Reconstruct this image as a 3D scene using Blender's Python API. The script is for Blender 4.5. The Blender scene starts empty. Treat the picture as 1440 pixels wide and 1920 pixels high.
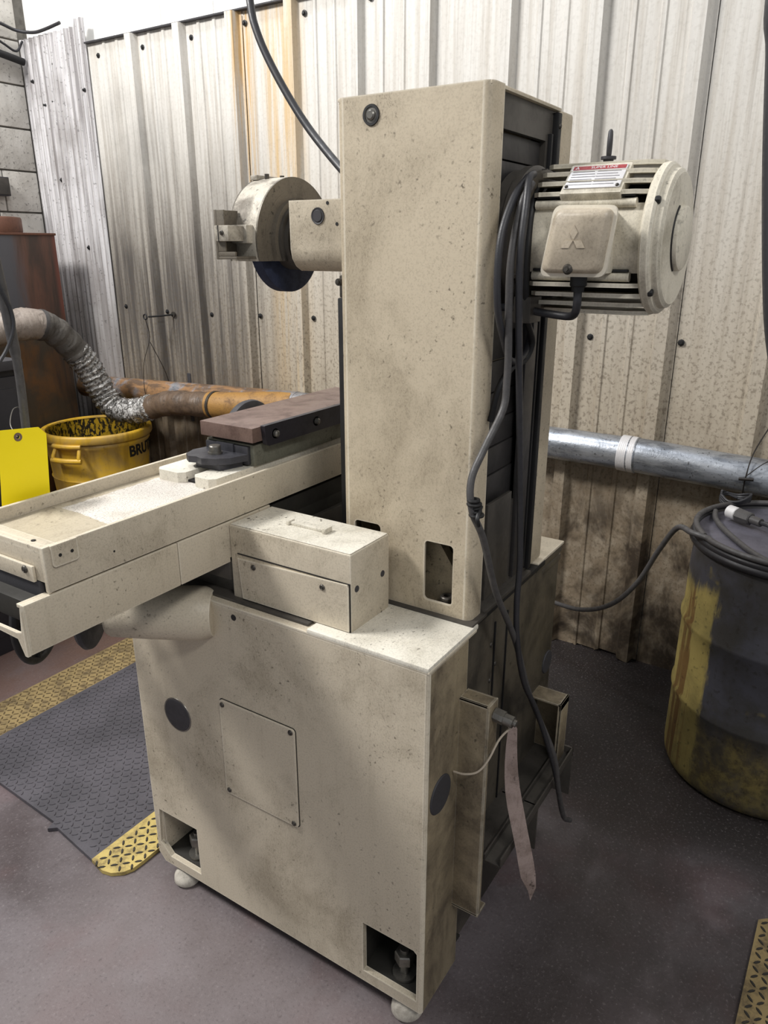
import bpy, bmesh, math, random
from mathutils import Vector, Matrix
from mathutils.geometry import tessellate_polygon
random.seed(7)
PI = math.pi
S = bpy.context.scene
COL = S.collection

# ---------------------------------------------------------------- camera
cd = bpy.data.cameras.new('camera')
cam = bpy.data.objects.new('camera', cd); COL.objects.link(cam)
cam.location = (-1.007, -0.554, 1.6)
cam.rotation_euler = (math.radians(70.5), 0, math.radians(-57.2))
cd.sensor_fit = 'VERTICAL'; cd.sensor_height = 36; cd.lens = 26.25
cd.clip_start = 0.05; cd.clip_end = 60
S.camera = cam
# ---------------------------------------------------------------- world (the rest of the big hall, softly lit)
w = bpy.data.worlds.new('hall'); S.world = w; w.use_nodes = True
w.node_tree.nodes['Background'].inputs[0].default_value = (0.93, 0.96, 1.0, 1)
w.node_tree.nodes['Background'].inputs[1].default_value = 0.34
# ---------------------------------------------------------------- ceiling fixtures (tube lamps above the frame)
def lamp(name, loc, size, power, aim, col=(1, 0.98, 0.95)):
    l = bpy.data.lights.new(name, 'AREA'); l.shape = 'RECTANGLE'
    l.size, l.size_y = size; l.energy = power; l.color = col
    o = bpy.data.objects.new(name, l); COL.objects.link(o); o.location = loc
    d = Vector(aim) - Vector(loc); o.rotation_euler = d.to_track_quat('-Z', 'Y').to_euler()
lamp('ceiling_lamp', (-1.5, 2.9, 4.3), (1.3, 0.5), 215, (0.6, 0.9, 0.6))
lamp('ceiling_lamp', (-1.6, -2.6, 4.2), (1.3, 0.4), 60, (0.8, 0.5, 0.8))
lamp('ceiling_lamp', (0.75, 1.9, 4.9), (1.2, 0.4), 45, (1.6, 1.9, 1.6), (0.95, 0.97, 1))
S.view_settings.view_transform = 'Standard'; S.view_settings.look = 'None'
S.view_settings.gamma = 1; S.view_settings.use_curve_mapping = False
S.view_settings.exposure = 0.14

# ---------------------------------------------------------------- material helpers
def lin(c):
    if isinstance(c, str):
        c = [int(c[i:i+2], 16) / 255 for i in (0, 2, 4)]
        c = [x / 12.92 if x <= 0.04045 else ((x + 0.055) / 1.055) ** 2.4 for x in c]
    return (c[0], c[1], c[2], 1)
class NT:
    def __init__(s, name):
        s.m = bpy.data.materials.new(name); s.m.use_nodes = True
        s.t = s.m.node_tree; s.b = s.t.nodes['Principled BSDF']
        g = s.t.nodes.new('ShaderNodeNewGeometry'); s.pos = g.outputs['Position']; s.nrm = g.outputs['Normal']
        x = s.t.nodes.new('ShaderNodeSeparateXYZ'); s.t.links.new(s.pos, x.inputs[0]); s.x, s.y, s.z = x.outputs
    def put(s, sock, v):
        if hasattr(v, 'node'): s.t.links.new(v, sock)
        elif isinstance(v, str): sock.default_value = lin(v)
        elif isinstance(v, (tuple, list)) and len(v) == 3 and sock.type == 'RGBA': sock.default_value = (*v, 1)
        else: sock.default_value = v
    def math(s, op, a, b=0.0, c=None):
        n = s.t.nodes.new('ShaderNodeMath'); n.operation = op; s.put(n.inputs[0], a); s.put(n.inputs[1], b)
        if c is not None: s.put(n.inputs[2], c)
        return n.outputs[0]
    def mul(s, a, b): return s.math('MULTIPLY', a, b)
    def add(s, a, b): return s.math('ADD', a, b)
    def ramp(s, v, a, b, lo=0.0, hi=1.0):
        n = s.t.nodes.new('ShaderNodeMapRange'); n.interpolation_type = 'SMOOTHSTEP'
        s.put(n.inputs[0], v); n.inputs[1].default_value = a; n.inputs[2].default_value = b
        n.inputs[3].default_value = lo; n.inputs[4].default_value = hi; return n.outputs[0]
    def band(s, v, c, wd, soft): # 1 inside |v-c|<wd
        d = s.math('ABSOLUTE', s.add(v, -c)); return s.ramp(d, wd + soft, wd)
    def noise(s, sc, detail=4, rough=0.55, dist=0.0, off=(0, 0, 0)):
        if not isinstance(sc, (tuple, list)): sc = (sc, sc, sc)
        mp = s.t.nodes.new('ShaderNodeMapping'); mp.inputs['Scale'].default_value = sc; mp.inputs['Location'].default_value = off
        s.t.links.new(s.pos, mp.inputs[0])
        n = s.t.nodes.new('ShaderNodeTexNoise'); n.inputs['Scale'].default_value = 1
        n.inputs['Detail'].default_value = detail; n.inputs['Roughness'].default_value = rough; n.inputs['Distortion'].default_value = dist
        s.t.links.new(mp.outputs[0], n.inputs['Vector']); return n.outputs[0]
    def voro(s, sc, feature='DISTANCE_TO_EDGE'):
        mp = s.t.nodes.new('ShaderNodeMapping'); mp.inputs['Scale'].default_value = (sc, sc, sc) if not isinstance(sc, tuple) else sc
        s.t.links.new(s.pos, mp.inputs[0])
        n = s.t.nodes.new('ShaderNodeTexVoronoi'); n.feature = feature; n.inputs['Scale'].default_value = 1
        s.t.links.new(mp.outputs[0], n.inputs['Vector']); return n.outputs[0]
    def mix(s, f, a, b):
        n = s.t.nodes.new('ShaderNodeMix'); n.data_type = 'RGBA'; s.put(n.inputs[0], f); s.put(n.inputs[6], a); s.put(n.inputs[7], b)
        return n.outputs[2]
    def done(s, col, rough=0.6, metal=0.0, bump=None, strength=0.3, dist=0.002, spec=None):
        s.put(s.b.inputs['Base Color'], col); s.put(s.b.inputs['Roughness'], rough); s.put(s.b.inputs['Metallic'], metal)
        if spec is not None: s.b.inputs['Specular IOR Level'].default_value = spec
        if bump is not None:
            n = s.t.nodes.new('ShaderNodeBump'); n.inputs['Strength'].default_value = strength; n.inputs['Distance'].default_value = dist
            s.put(n.inputs['Height'], bump); s.t.links.new(n.outputs[0], s.b.inputs['Normal'])
        return s.m
def dirty(name, base, grime, dark='2a241c', amt=1.0, rough=0.55, metal=0.0, streak=1.0, speck=1.0, lo=0.45, hi=0.75, sc=4.0, bump=0.25, edge=0.0):
    n = NT(name)
    a = n.noise(sc, 6, 0.62, 0.4)
    c = n.mix(n.mul(n.ramp(a, lo, hi), 0.85 * amt), base, grime)
    v = n.noise((sc * 7, sc * 7, sc * 0.7), 5, 0.6, 0.2, (3, 1, 7))
    c = n.mix(n.mul(n.ramp(v, 0.52, 0.8), 0.45 * streak * amt), c, grime)
    f = n.noise(90, 3, 0.6); g = n.noise(6, 3, 0.5, 0, (9, 9, 9))
    c = n.mix(n.mul(n.mul(n.ramp(f, 0.60, 0.72), n.ramp(g, 0.4, 0.65)), 0.75 * speck), c, dark)
    fine = n.noise(260, 2, 0.6)
    c = n.mix(n.mul(n.ramp(fine, 0.45, 0.7), 0.16), c, dark)
    sc2 = n.noise((30, 30, 12), 4, 0.7, 3.0, (5, 2, 0))
    lines = n.band(sc2, 0.5, 0.004, 0.006)
    c = n.mix(n.mul(n.mul(lines, n.ramp(a, 0.42, 0.6)), 0.5 * speck), c, dark)
    if edge:  # pale edge highlight painted along corners, broken up like worn paint
        bv = n.t.nodes.new('ShaderNodeBevel'); bv.samples = 4; bv.inputs[0].default_value = 0.005
        dp = n.t.nodes.new('ShaderNodeVectorMath'); dp.operation = 'DOT_PRODUCT'; n.t.links.new(bv.outputs[0], dp.inputs[0]); n.t.links.new(n.nrm, dp.inputs[1])
        edge_highlight = n.mul(n.ramp(dp.outputs['Value'], 0.995, 0.93), n.ramp(n.noise(25, 4, 0.6, 0, (2, 7, 1)), 0.3, 0.5, 0.35, 1.0))
        c = n.mix(n.mul(edge_highlight, edge), c, 'eae3d2')
    return n.done(c, n.ramp(a, 0.3, 0.8, rough - 0.08, rough + 0.15), metal, n.noise(55, 4, 0.6), bump, 0.002)
def plain(name, col, rough=0.5, metal=0.0, var=0.25, sc=20, bump=0.2, dark='0c0b0a'):
    n = NT(name); a = n.noise(sc, 5, 0.65, 0.3); b = n.noise(sc * 8, 3, 0.6)
    c = n.mix(n.mul(n.ramp(a, 0.35, 0.75), var), col, dark); c = n.mix(n.mul(n.ramp(b, 0.5, 0.8), var * 0.6), c, dark)
    return n.done(c, n.ramp(a, 0.3, 0.7, rough - 0.07, rough + 0.1), metal, b, bump, 0.001)

M = {}
M['paint'] = dirty('beige_machine_paint', 'c6bba7', '8c806c', '3a3122', 0.7, streak=0.9, edge=0.6)
M['paint_top'] = dirty('beige_dusty_paint', 'dcd7ca', 'a29a87', '3a3122', 0.7, streak=0.2, speck=1.2)
M['tray'] = dirty('worn_tray_paint', 'b0a590', '83765f', '3a3122', 1.0, sc=9, streak=0.2)
M['paint_cover'] = dirty('beige_cover_paint', 'c4b7a0', '988b75', '3f3424', 0.9, sc=3.0, streak=0.6, lo=0.4, hi=0.7, edge=0.6)
M['paint_dirty'] = dirty('grimy_beige_paint', '93866e', '463c30', '1c1712', 1.0, sc=5, streak=1.6, lo=0.38, hi=0.66, edge=0.35)
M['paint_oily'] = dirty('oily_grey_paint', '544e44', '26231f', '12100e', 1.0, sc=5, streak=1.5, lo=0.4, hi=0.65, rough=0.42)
M['slate'] = plain('dark_way_cover_steel', '3d3b3b', 0.42, 0.25, 0.45, 9)
M['slate2'] = plain('dark_frame_paint', '4b4742', 0.45, 0.1, 0.5, 8)
M['black'] = plain('black_rubber', '151517', 0.55, 0, 0.3, 30)
M['plug'] = plain('dark_grey_plug', '37363a', 0.6, 0, 0.15, 40)
M['cable'] = plain('grey_cable_sheath', '4c4a4a', 0.5, 0, 0.35, 60)
M['cable_dk'] = plain('dark_cable_sheath', '2f2f33', 0.45, 0, 0.3, 60)
M['steel'] = plain('worn_steel', '85827c', 0.35, 0.75, 0.35, 50)
M['steel_dk'] = plain('dark_clamp_steel', '4a4a50', 0.42, 0.5, 0.4, 30)
M['bolt'] = plain('oily_bolt_steel', '57534e', 0.4, 0.6, 0.5, 60)
M['cast'] = dirty('cast_aluminium', 'a79f8e', '5e564a', '1d1915', 1.0, rough=0.45, metal=0.25, sc=12, streak=0.8)
M['guard'] = dirty('guard_metal', 'bdb6a8', '5d554b', '1d1915', 1.0, rough=0.6, metal=0.1, sc=14, lo=0.42, hi=0.7)
M['guard_face'] = dirty('guard_face_metal', '6d665b', '403a33', '16130f', 1.0, rough=0.5, metal=0.25, sc=10)
M['wheel'] = plain('grinding_wheel_abrasive', '27304a', 0.7, 0, 0.35, 60)
M['motor'] = dirty('motor_paint', 'd3ccbb', '8f8673', '2a241c', 0.9, rough=0.4, sc=9, streak=0.5, speck=0.7, edge=0.6)
M['flange'] = plain('lit_lid_rim', 'e4dccb', 0.4, 0, 0.15, 30)  # lit look of the flange rim put into a brighter colour
M['lid'] = dirty('terminal_lid_paint', 'b7ab98', '8d8271', '4a4036', 0.7, rough=0.4, sc=10, streak=0.2, speck=0.5)
M['chuck'] = dirty('brown_chuck_steel', '7a655d', '54403a', '2a1a15', 1.0, rough=0.4, metal=0.35, sc=14, streak=0.1)
M['chuck_side'] = dirty('olive_chuck_body', '77776a', '4d4b41', '1d1b17', 1.0, rough=0.5, metal=0.2, sc=10)
M['dark_fence'] = plain('dark_side_rail_steel', '37343a', 0.4, 0.4, 0.35, 25)
M['pad'] = plain('white_levelling_pad', 'c8c2b6', 0.7, 0, 0.6, 30, 0.3, '6a6258')
M['void'] = plain('dark_interior_casting', '26241f', 0.7, 0, 0.4, 12)
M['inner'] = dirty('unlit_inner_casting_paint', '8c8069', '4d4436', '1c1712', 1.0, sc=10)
M['tag_y'] = plain('yellow_card', 'ffe800', 0.6, 0, 0.02, 20, 0.02)
M['tag_p'] = dirty('soiled_paper', 'a3928c', '6a5a50', '3a2e28', 0.9, sc=14, streak=1.2)
M['ink'] = plain('black_print', '141210', 0.6, 0, 0.05)
M['red'] = plain('red_print', '9c2c30', 0.5, 0, 0.25, 200)
M['plate'] = plain('nameplate_aluminium', 'd9d7d8', 0.35, 0.15, 0.12, 120)
M['white_cord'] = plain('white_zip_tie', 'b9ad9c', 0.5, 0, 0.2)
M['rope'] = plain('steel_wire', '26221f', 0.5, 0.4, 0.2)
M['rub_y'] = None

def mk_wall():
    n = NT('painted_corrugated_steel')
    st = n.noise((1, 34, 1.1), 6, 0.62, 0.1); st2 = n.noise((1, 90, 1.6), 4, 0.6, 0, (0, 4, 2))
    big = n.noise((1, 2.2, 1.2), 4, 0.6, 0.5)
    base = n.mix(n.ramp(n.z, 0.9, 2.3), 'b3a896', 'd3d0ca')
    c = n.mix(n.mul(n.ramp(st, 0.42, 0.72), 0.42), base, '9b8f7e')
    c = n.mix(n.mul(n.ramp(st2, 0.5, 0.75), 0.32), c, '756b5e')
    # soot patch left of the machine
    soot = n.mul(n.ramp(n.y, 1.65, 2.25), n.ramp(n.add(n.z, n.mul(big, 1.1)), 3.0, 2.0))
    stripes = n.ramp(st, 0.34, 0.62)
    c = n.mix(n.mul(soot, n.add(0.55, n.mul(stripes, 0.42))), c, '4f4b48')
    # rust runs
    r1 = n.mul(n.mul(n.band(n.y, 1.99, 0.02, 0.05), n.ramp(n.z, 1.5, 2.3)), n.ramp(st2, 0.4, 0.6))
    r2 = n.mul(n.mul(n.band(n.y, 1.78, 0.05, 0.10), n.ramp(n.z, 0.9, 2.2, 0.35, 1.0)), n.ramp(st, 0.36, 0.6))
    c = n.mix(n.mul(r1, 0.75), c, 'c49a50'); c = n.mix(n.mul(r2, 0.65), c, 'cba561')
    # grease and dirt on the lower metre
    lo = n.mul(n.ramp(n.add(n.z, n.mul(n.noise((1, 6, 3), 5, 0.65), 0.8)), 1.5, 1.0), 0.75)
    c = n.mix(n.mul(lo, n.ramp(n.noise(14, 5, 0.7), 0.3, 0.6, 0.5, 1)), c, '6e5d47')
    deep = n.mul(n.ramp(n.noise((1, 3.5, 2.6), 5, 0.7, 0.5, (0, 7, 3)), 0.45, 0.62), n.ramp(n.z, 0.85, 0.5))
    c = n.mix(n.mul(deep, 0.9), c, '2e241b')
    sp = n.mul(n.ramp(n.noise(75, 4, 0.65), 0.5, 0.64), n.ramp(n.z, 2.1, 0.9, 0.10, 0.55))
    c = n.mix(sp, c, '5b4f3f')
    return n.done(c, 0.55, 0, n.add(n.noise(40, 4), n.mul(st2, 0.5)), 0.25, 0.003)
M['wall'] = mk_wall()
def mk_galv():
    n = NT('weathered_galvanised_sheet')
    st = n.noise((1, 60, 1.2), 5, 0.62); b = n.noise((2, 5, 3), 5, 0.6)
    c = n.mix(n.ramp(st, 0.38, 0.66), 'd4d2d3', '8c8888'); c = n.mix(n.mul(n.ramp(b, 0.45, 0.7), 0.5), c, '77706c')
    c = n.mix(n.mul(n.ramp(n.z, 1.75, 1.0), 0.6), c, '6a625a')
    c = n.mix(n.mul(n.ramp(n.noise(70, 3), 0.6, 0.7), 0.5), c, '3a3634')
    return n.done(c, 0.5, 0.1, st, 0.2, 0.002)
M['galv'] = mk_galv()
def mk_liner():
    n = NT('white_upper_liner'); a = n.noise((1, 20, 2), 5, 0.6)
    return n.done(n.mix(n.mul(n.ramp(a, 0.5, 0.8), 0.15), 'f4f3ef', 'b9b4a8'), 0.7, 0, a, 0.1)
M['liner'] = mk_liner()
def mk_block():
    n = NT('painted_concrete_block'); a = n.noise(5, 5, 0.6); b = n.noise(60, 4, 0.7)
    v = n.noise((9, 9, 0.8), 4, 0.6)
    c = n.mix(n.ramp(a, 0.3, 0.7), 'cdc9c2', 'b2ada5'); c = n.mix(n.mul(n.ramp(v, 0.5, 0.75), 0.35), c, '77716a')
    c = n.mix(n.mul(n.ramp(b, 0.56, 0.68), 0.6), c, '4c4843')
    return n.done(c, 0.85, 0, b, 0.6, 0.004)
M['block'] = mk_block()
M['mortar'] = plain('grey_mortar', '6c6862', 0.9, 0, 0.4, 30)
def mk_floor():
    n = NT('stained_concrete_floor')
    a = n.noise(1.6, 6, 0.6, 0.6); b = n.noise(7, 6, 0.7, 0.3, (4, 4, 0)); f = n.noise(120, 4, 0.7)
    c = n.mix(n.ramp(a, 0.35, 0.65), '6b6467', '4a4142')
    c = n.mix(n.mul(n.ramp(b, 0.45, 0.7), 0.5), c, '3a3030')
    red = n.mul(n.ramp(n.noise(2.3, 4, 0.6, 0.2, (1, 8, 0)), 0.48, 0.62), 0.45); c = n.mix(red, c, '5a4040')
    # worn bare patch beyond the mat, brown oil film
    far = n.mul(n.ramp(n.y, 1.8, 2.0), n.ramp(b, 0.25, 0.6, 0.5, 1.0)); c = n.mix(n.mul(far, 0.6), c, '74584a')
    # floor behind the machine painted darker, where less light reaches
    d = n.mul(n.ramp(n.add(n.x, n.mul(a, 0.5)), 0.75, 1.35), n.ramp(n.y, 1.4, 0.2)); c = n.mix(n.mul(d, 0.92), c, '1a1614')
    right_shade = n.mul(n.ramp(n.y, 0.05, -0.15), n.ramp(n.noise((1.2, 3.2, 1), 4, 0.6, 0.5, (3, 5, 0)), 0.38, 0.55)); c = n.mix(n.mul(right_shade, 0.6), c, '27211f')  # dim right-hand floor also put into the colour, in noise bands
    light_pool = n.mul(n.ramp(n.x, 0.15, -0.1), n.ramp(n.y, 1.1, 0.7)); c = n.mix(n.mul(light_pool, 0.45), c, '8a8080')  # pool of light at the front left painted as a paler tone
    c = n.mix(n.mul(n.ramp(f, 0.55, 0.72), 0.35), c, '9a9292'); c = n.mix(n.mul(n.ramp(f, 0.45, 0.3), 0.4), c, '2a2425')
    ro = n.ramp(n.noise(3, 4, 0.6, 0, (2, 2, 2)), 0.35, 0.65, 0.42, 0.62)
    return n.done(c, ro, 0, n.add(f, n.mul(b, 0.6)), 0.35, 0.003)
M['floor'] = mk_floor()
def mk_mat():
    n = NT('charcoal_rubber_mat'); a = n.noise(3, 5, 0.6); f = n.noise(150, 3)
    c = n.mix(n.ramp(a, 0.35, 0.65), '535056', '403e43'); c = n.mix(n.mul(n.ramp(f, 0.5, 0.7), 0.3), c, '2b2a2e')
    return n.done(c, 0.55, 0, f, 0.2, 0.001)
M['mat'] = mk_mat()
def mk_matyel(nm, a1, b1, amt):
    n = NT(nm); a = n.noise(22, 6, 0.7); c = n.mix(n.mul(n.ramp(a, 0.42, 0.68), amt), a1, b1)
    return n.done(c, 0.55, 0, a, 0.3, 0.001)
M['mat_y'] = mk_matyel('worn_yellow_mat_edge', 'bda864', '65563a', 0.85)
M['mat_y2'] = mk_matyel('dusty_yellow_mat_edge', '8f7c54', '544734', 0.9)
M['mat_rib2'] = plain('dusty_tread', '6b5a3c', 0.6, 0, 0.4)
M['mat_rib'] = plain('worn_black_tread', '2e2a24', 0.6, 0, 0.3)
def mk_cab():
    n = NT('rusting_grey_paint'); a = n.noise((9, 9, 1.4), 6, 0.65, 0.4); b = n.noise(4, 5, 0.6, 0.4)
    m = n.ramp(n.add(n.x, n.mul(a, 0.3)), 1.46, 1.56)
    rust = n.mix(n.ramp(a, 0.35, 0.65), '66473a', '40342e'); edge = n.ramp(n.x, 1.555, 1.59)
    rust = n.mix(n.mul(edge, 0.6), rust, '7e4538')
    c = n.mix(m, '4d4c50', rust)
    low = n.ramp(n.z, 1.3, 1.15); lc = n.mix(n.ramp(b, 0.4, 0.6), '4a4034', '6a4a2c'); lc = n.mix(n.ramp(a, 0.4, 0.7), lc, '3a322c')
    c = n.mix(low, c, lc)
    return n.done(c, 0.5, 0.1, a, 0.3, 0.003)
M['cab'] = mk_cab()
M['rust'] = dirty('rusted_steel', '6b4636', '3f2f27', '20150f', 1.0, sc=9, rough=0.6)
M['cab_dk'] = plain('blackened_cabinet_paint', '2b2b31', 0.45, 0.1, 0.3, 6)
def mk_can():
    n = NT('worn_yellow_plastic'); a = n.noise(7, 6, 0.65, 0.4); v = n.noise((12, 12, 2), 5, 0.6); s = n.noise(40, 4, 0.7)
    c = n.mix(n.ramp(a, 0.4, 0.62), 'cba12c', 'b3924c'); c = n.mix(n.mul(n.ramp(v, 0.5, 0.72), 0.55), c, '705220')
    c = n.mix(n.mul(n.ramp(s, 0.6, 0.72), 0.5), c, '3c2e16')
    return n.done(c, 0.45, 0, s, 0.15, 0.002)
M['can'] = mk_can()
def mk_canin():
    n = NT('tar_spattered_yellow_plastic'); s = n.noise((60, 60, 30), 4, 0.6, 0.6)
    return n.done(n.mix(n.ramp(s, 0.44, 0.54), 'a8871e', '1d180f'), 0.4, 0, s, 0.4, 0.006)
M['can_in'] = mk_canin()
def mk_foil():
    n = NT('crumpled_foil'); a = n.noise(60, 5, 0.7, 1.0); b = n.noise(12, 4)
    return n.done(n.mix(n.ramp(a, 0.4, 0.65), 'd5d3d0', '4b4742'), n.ramp(b, 0.3, 0.7, 0.2, 0.4), 0.8, a, 0.9, 0.01)
M['foil'] = mk_foil()
M['sleeve'] = dirty('dirty_taped_sleeve', '9a8f86', '554b45', '231e1a', 1.0, sc=16, rough=0.4, bump=0.8)
M['sleeve_dk'] = dirty('dark_fabric_sleeve', '5f5b56', '39342f', '1c1916', 1.0, sc=12, rough=0.6, bump=0.8)
M['sleeve_br'] = dirty('grimy_tape_wrap', '6a5848', '352a22', '15110e', 1.0, sc=14, rough=0.45, bump=0.8)
def mk_duct():
    n = NT('galvanised_duct'); a = n.noise((30, 8, 30), 5, 0.7, 0.3); s = n.noise(110, 3, 0.6)
    rust = n.mul(n.ramp(n.y, 1.6, 1.9), n.ramp(n.noise(9, 5, 0.65), 0.3, 0.5))
    c = n.mix(n.ramp(a, 0.35, 0.7), 'b9bec6', '7d828a'); c = n.mix(n.mul(n.ramp(s, 0.6, 0.7), 0.7), c, '35312e')
    rc = n.mix(n.ramp(a, 0.4, 0.6), '957250', '655242'); c = n.mix(rust, c, rc)
    return n.done(c, 0.34, n.mul(n.math('SUBTRACT', 1.0, rust), 0.75), s, 0.25, 0.002)
M['duct'] = mk_duct()
M['rustpipe'] = dirty('orange_rusted_pipe', 'a0783f', '644a36', '30200f', 1.0, sc=18, rough=0.6, bump=0.6)
def mk_drum():
    n = NT('drum_grey_over_yellow'); j = n.noise((30, 30, 8), 5, 0.7); b = n.noise(6, 5, 0.65); f = n.noise(60, 4)
    grey = n.mix(n.ramp(b, 0.35, 0.65), '414148', '33312f'); grey = n.mix(n.mul(n.ramp(n.noise(9, 3, 0.5, 0, (3, 3, 1)), 0.62, 0.7), 0.5), grey, '8a7a3a')
    yel = n.mix(n.ramp(b, 0.35, 0.65), '9c8c52', '786c3f'); yel = n.mix(n.mul(n.ramp(n.noise((14, 14, 1.2), 4, 0.6, 0.3), 0.56, 0.64), 0.8), yel, '5a3a1c')
    t = n.add(n.y, n.mul(j, 0.06)); zz = n.add(n.z, n.mul(j, 0.12))
    side = n.mul(n.ramp(t, -0.29, -0.275), n.ramp(n.add(zz, n.mul(n.y, 0.3)), 0.67, 0.62))
    low = n.mul(n.ramp(zz, 0.34, 0.22), n.ramp(n.noise(8, 5, 0.6, 0.3, (7, 1, 1)), 0.35, 0.6, 0.25, 0.95))
    lowc = n.mix(n.ramp(n.noise(25,5,.7), 0.35, 0.65), '73663a', '4a4028')
    c = n.mix(low, grey, lowc); c = n.mix(side, c, yel); c = n.mix(n.mul(n.ramp(f, 0.58, 0.7), 0.5), c, '241f18')
    return n.done(c, 0.5, 0, f, 0.2, 0.002)
M['drum'] = mk_drum()
M['drum_lid'] = plain('dusty_grey_lid', '5b5963', 0.6, 0, 0.4, 14)
M['drum_ring'] = plain('black_locking_ring', '2e2d30', 0.4, 0.2, 0.3, 20)
def mk_dust():
    n = NT('pale_grinding_dust'); f = n.noise(330, 2, 0.6); a = n.noise(14, 5, 0.6)
    c = n.mix(n.ramp(f, 0.45, 0.75), 'd2ccc4', '8f8880'); c = n.mix(n.mul(n.ramp(a, 0.5, 0.7), 0.3), c, '9a8e7c')
    return n.done(c, 0.9, 0, f, 0.5, 0.002)
M['dust'] = mk_dust()

# ---------------------------------------------------------------- mesh helpers
class MB:
    def __init__(s): s.v = []; s.f = []
    def add(s, vs, fs, mat=None):
        o = len(s.v)
        s.v += [tuple(mat @ Vector(p)) if mat else tuple(p) for p in vs]; s.f += [[o + i for i in f] for f in fs]; return s
    def box(s, x0, x1, y0, y1, z0, z1, b=0.002, mat=None):
        if x0 > x1: x0, x1 = x1, x0
        if y0 > y1: y0, y1 = y1, y0
        if z0 > z1: z0, z1 = z1, z0
        b = min(b, 0.3 * min(x1 - x0, y1 - y0, z1 - z0))
        bm = bmesh.new(); bmesh.ops.create_cube(bm, size=1)
        for v in bm.verts: v.co = (x0 + (v.co.x + .5) * (x1 - x0), y0 + (v.co.y + .5) * (y1 - y0), z0 + (v.co.z + .5) * (z1 - z0))
        if b > 1e-5: bmesh.ops.bevel(bm, geom=bm.edges[:], offset=b, segments=2, affect='EDGES', profile=0.6)
        bm.verts.index_update()
        s.add([v.co[:] for v in bm.verts], [[v.index for v in f.verts] for f in bm.faces], mat); bm.free(); return s
    def lathe(s, prof, c=(0, 0, 0), axis='Z', n=48, a0=0, a1=2 * PI, mat=None):
        # prof: (r, h) pairs along the axis
        full = abs(a1 - a0 - 2 * PI) < 1e-6; k = n if full else n + 1; vs = []
        for r, h in prof:
            for i in range(k):
                a = a0 + (a1 - a0) * i / n; p = r * math.cos(a); q = r * math.sin(a)
                vs.append({'Z': (c[0] + p, c[1] + q, c[2] + h), 'Y': (c[0] + p, c[1] + h, c[2] + q), 'X': (c[0] + h, c[1] + p, c[2] + q)}[axis])
        fs = []; ix = lambda j, i: j * k + (0 if prof[j][0] == 0 else i)
        for j in range(len(prof) - 1):
            for i in range(n):
                i2 = (i + 1) % k; f = []
                for q in (ix(j, i), ix(j, i2), ix(j + 1, i2), ix(j + 1, i)):
                    if q not in f: f.append(q)
                if len(f) > 2: fs.append(f)
        return s.add(vs, fs, mat)
    def cyl(s, p, q, r, r2=None, n=24, ch=0.0):
        p = Vector(p); q = Vector(q); d = q - p; L = d.length; r2 = r if r2 is None else r2
        m = Matrix.Translation(p) @ d.to_track_quat('Z', 'Y').to_matrix().to_4x4()
        return s.lathe([(0, 0), (r - ch, 0), (r, ch), (r2, L - ch), (r2 - ch, L), (0, L)], n=n, mat=m)
    def prism(s, poly, d0, d1, axis='X', bev=0):
        # poly of 2D points; axis X -> (y,z), Y -> (x,z), Z -> (x,y)
        P = lambda a, d: {'X': (d, a[0], a[1]), 'Y': (a[0], d, a[1]), 'Z': (a[0], a[1], d)}[axis]
        n = len(poly); tri = tessellate_polygon([[Vector((a[0], a[1], 0)) for a in poly]])
        return s.add([P(a, d0) for a in poly] + [P(a, d1) for a in poly],
                     [list(t) for t in tri] + [[i + n for i in t][::-1] for t in tri] + [[i, (i + 1) % n, n + (i + 1) % n, n + i] for i in range(n)])
    def plate(s, outer, holes, d0, d1, axis='X'):
        P = lambda a, d: {'X': (d, a[0], a[1]), 'Y': (a[0], d, a[1]), 'Z': (a[0], a[1], d)}[axis]
        loops = [outer] + holes; flat = [a for l in loops for a in l]; n = len(flat)
        tri = tessellate_polygon([[Vector((a[0], a[1], 0)) for a in l] for l in loops])
        fs = [list(t) for t in tri] + [[i + n for i in t][::-1] for t in tri]; o = 0
        for l in loops:
            k = len(l); fs += [[o + i, o + (i + 1) % k, n + o + (i + 1) % k, n + o + i] for i in range(k)]; o += k
        return s.add([P(a, d0) for a in flat] + [P(a, d1) for a in flat], fs)
    def tube(s, pts, r, n=12, sub=6, smooth=True, cap=True):
        P = [Vector(p) for p in pts]
        if smooth and len(P) > 2:
            Q = []; E = [P[0] * 2 - P[1]] + P + [P[-1] * 2 - P[-2]]
            for i in range(1, len(E) - 2):
                for k in range(sub):
                    t = k / sub; a, b, c, d = E[i-1:i+3]
                    Q.append(0.5 * ((2 * b) + (c - a) * t + (2 * a - 5 * b + 4 * c - d) * t * t + (3 * b - a - 3 * c + d) * t ** 3))
            Q.append(P[-1]); P = Q
        N = len(P); T = [(P[min(i + 1, N - 1)] - P[max(i - 1, 0)]).normalized() for i in range(N)]
        u = T[0].orthogonal().normalized(); vs = []; L = 0
        for i in range(N):
            if i: u = (u - T[i] * u.dot(T[i])).normalized(); L += (P[i] - P[i-1]).length
            v = T[i].cross(u); rr = r(i / (N - 1), L) if callable(r) else r
            for k in range(n):
                a = 2 * PI * k / n; vs.append(P[i] + (u * math.cos(a) + v * math.sin(a)) * rr)
        fs = [[i * n + k, i * n + (k + 1) % n, (i + 1) * n + (k + 1) % n, (i + 1) * n + k] for i in range(N - 1) for k in range(n)]
        if cap: fs += [list(range(n))[::-1], [(N - 1) * n + k for k in range(n)]]
        return s.add([tuple(a) for a in vs], fs)
    def torus(s, c, R, r, axis='Y', n=24, m=10):
        return s.lathe([(R + r * math.cos(2 * PI * i / m), r * math.sin(2 * PI * i / m)) for i in range(m + 1)], c, axis, n)
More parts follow.
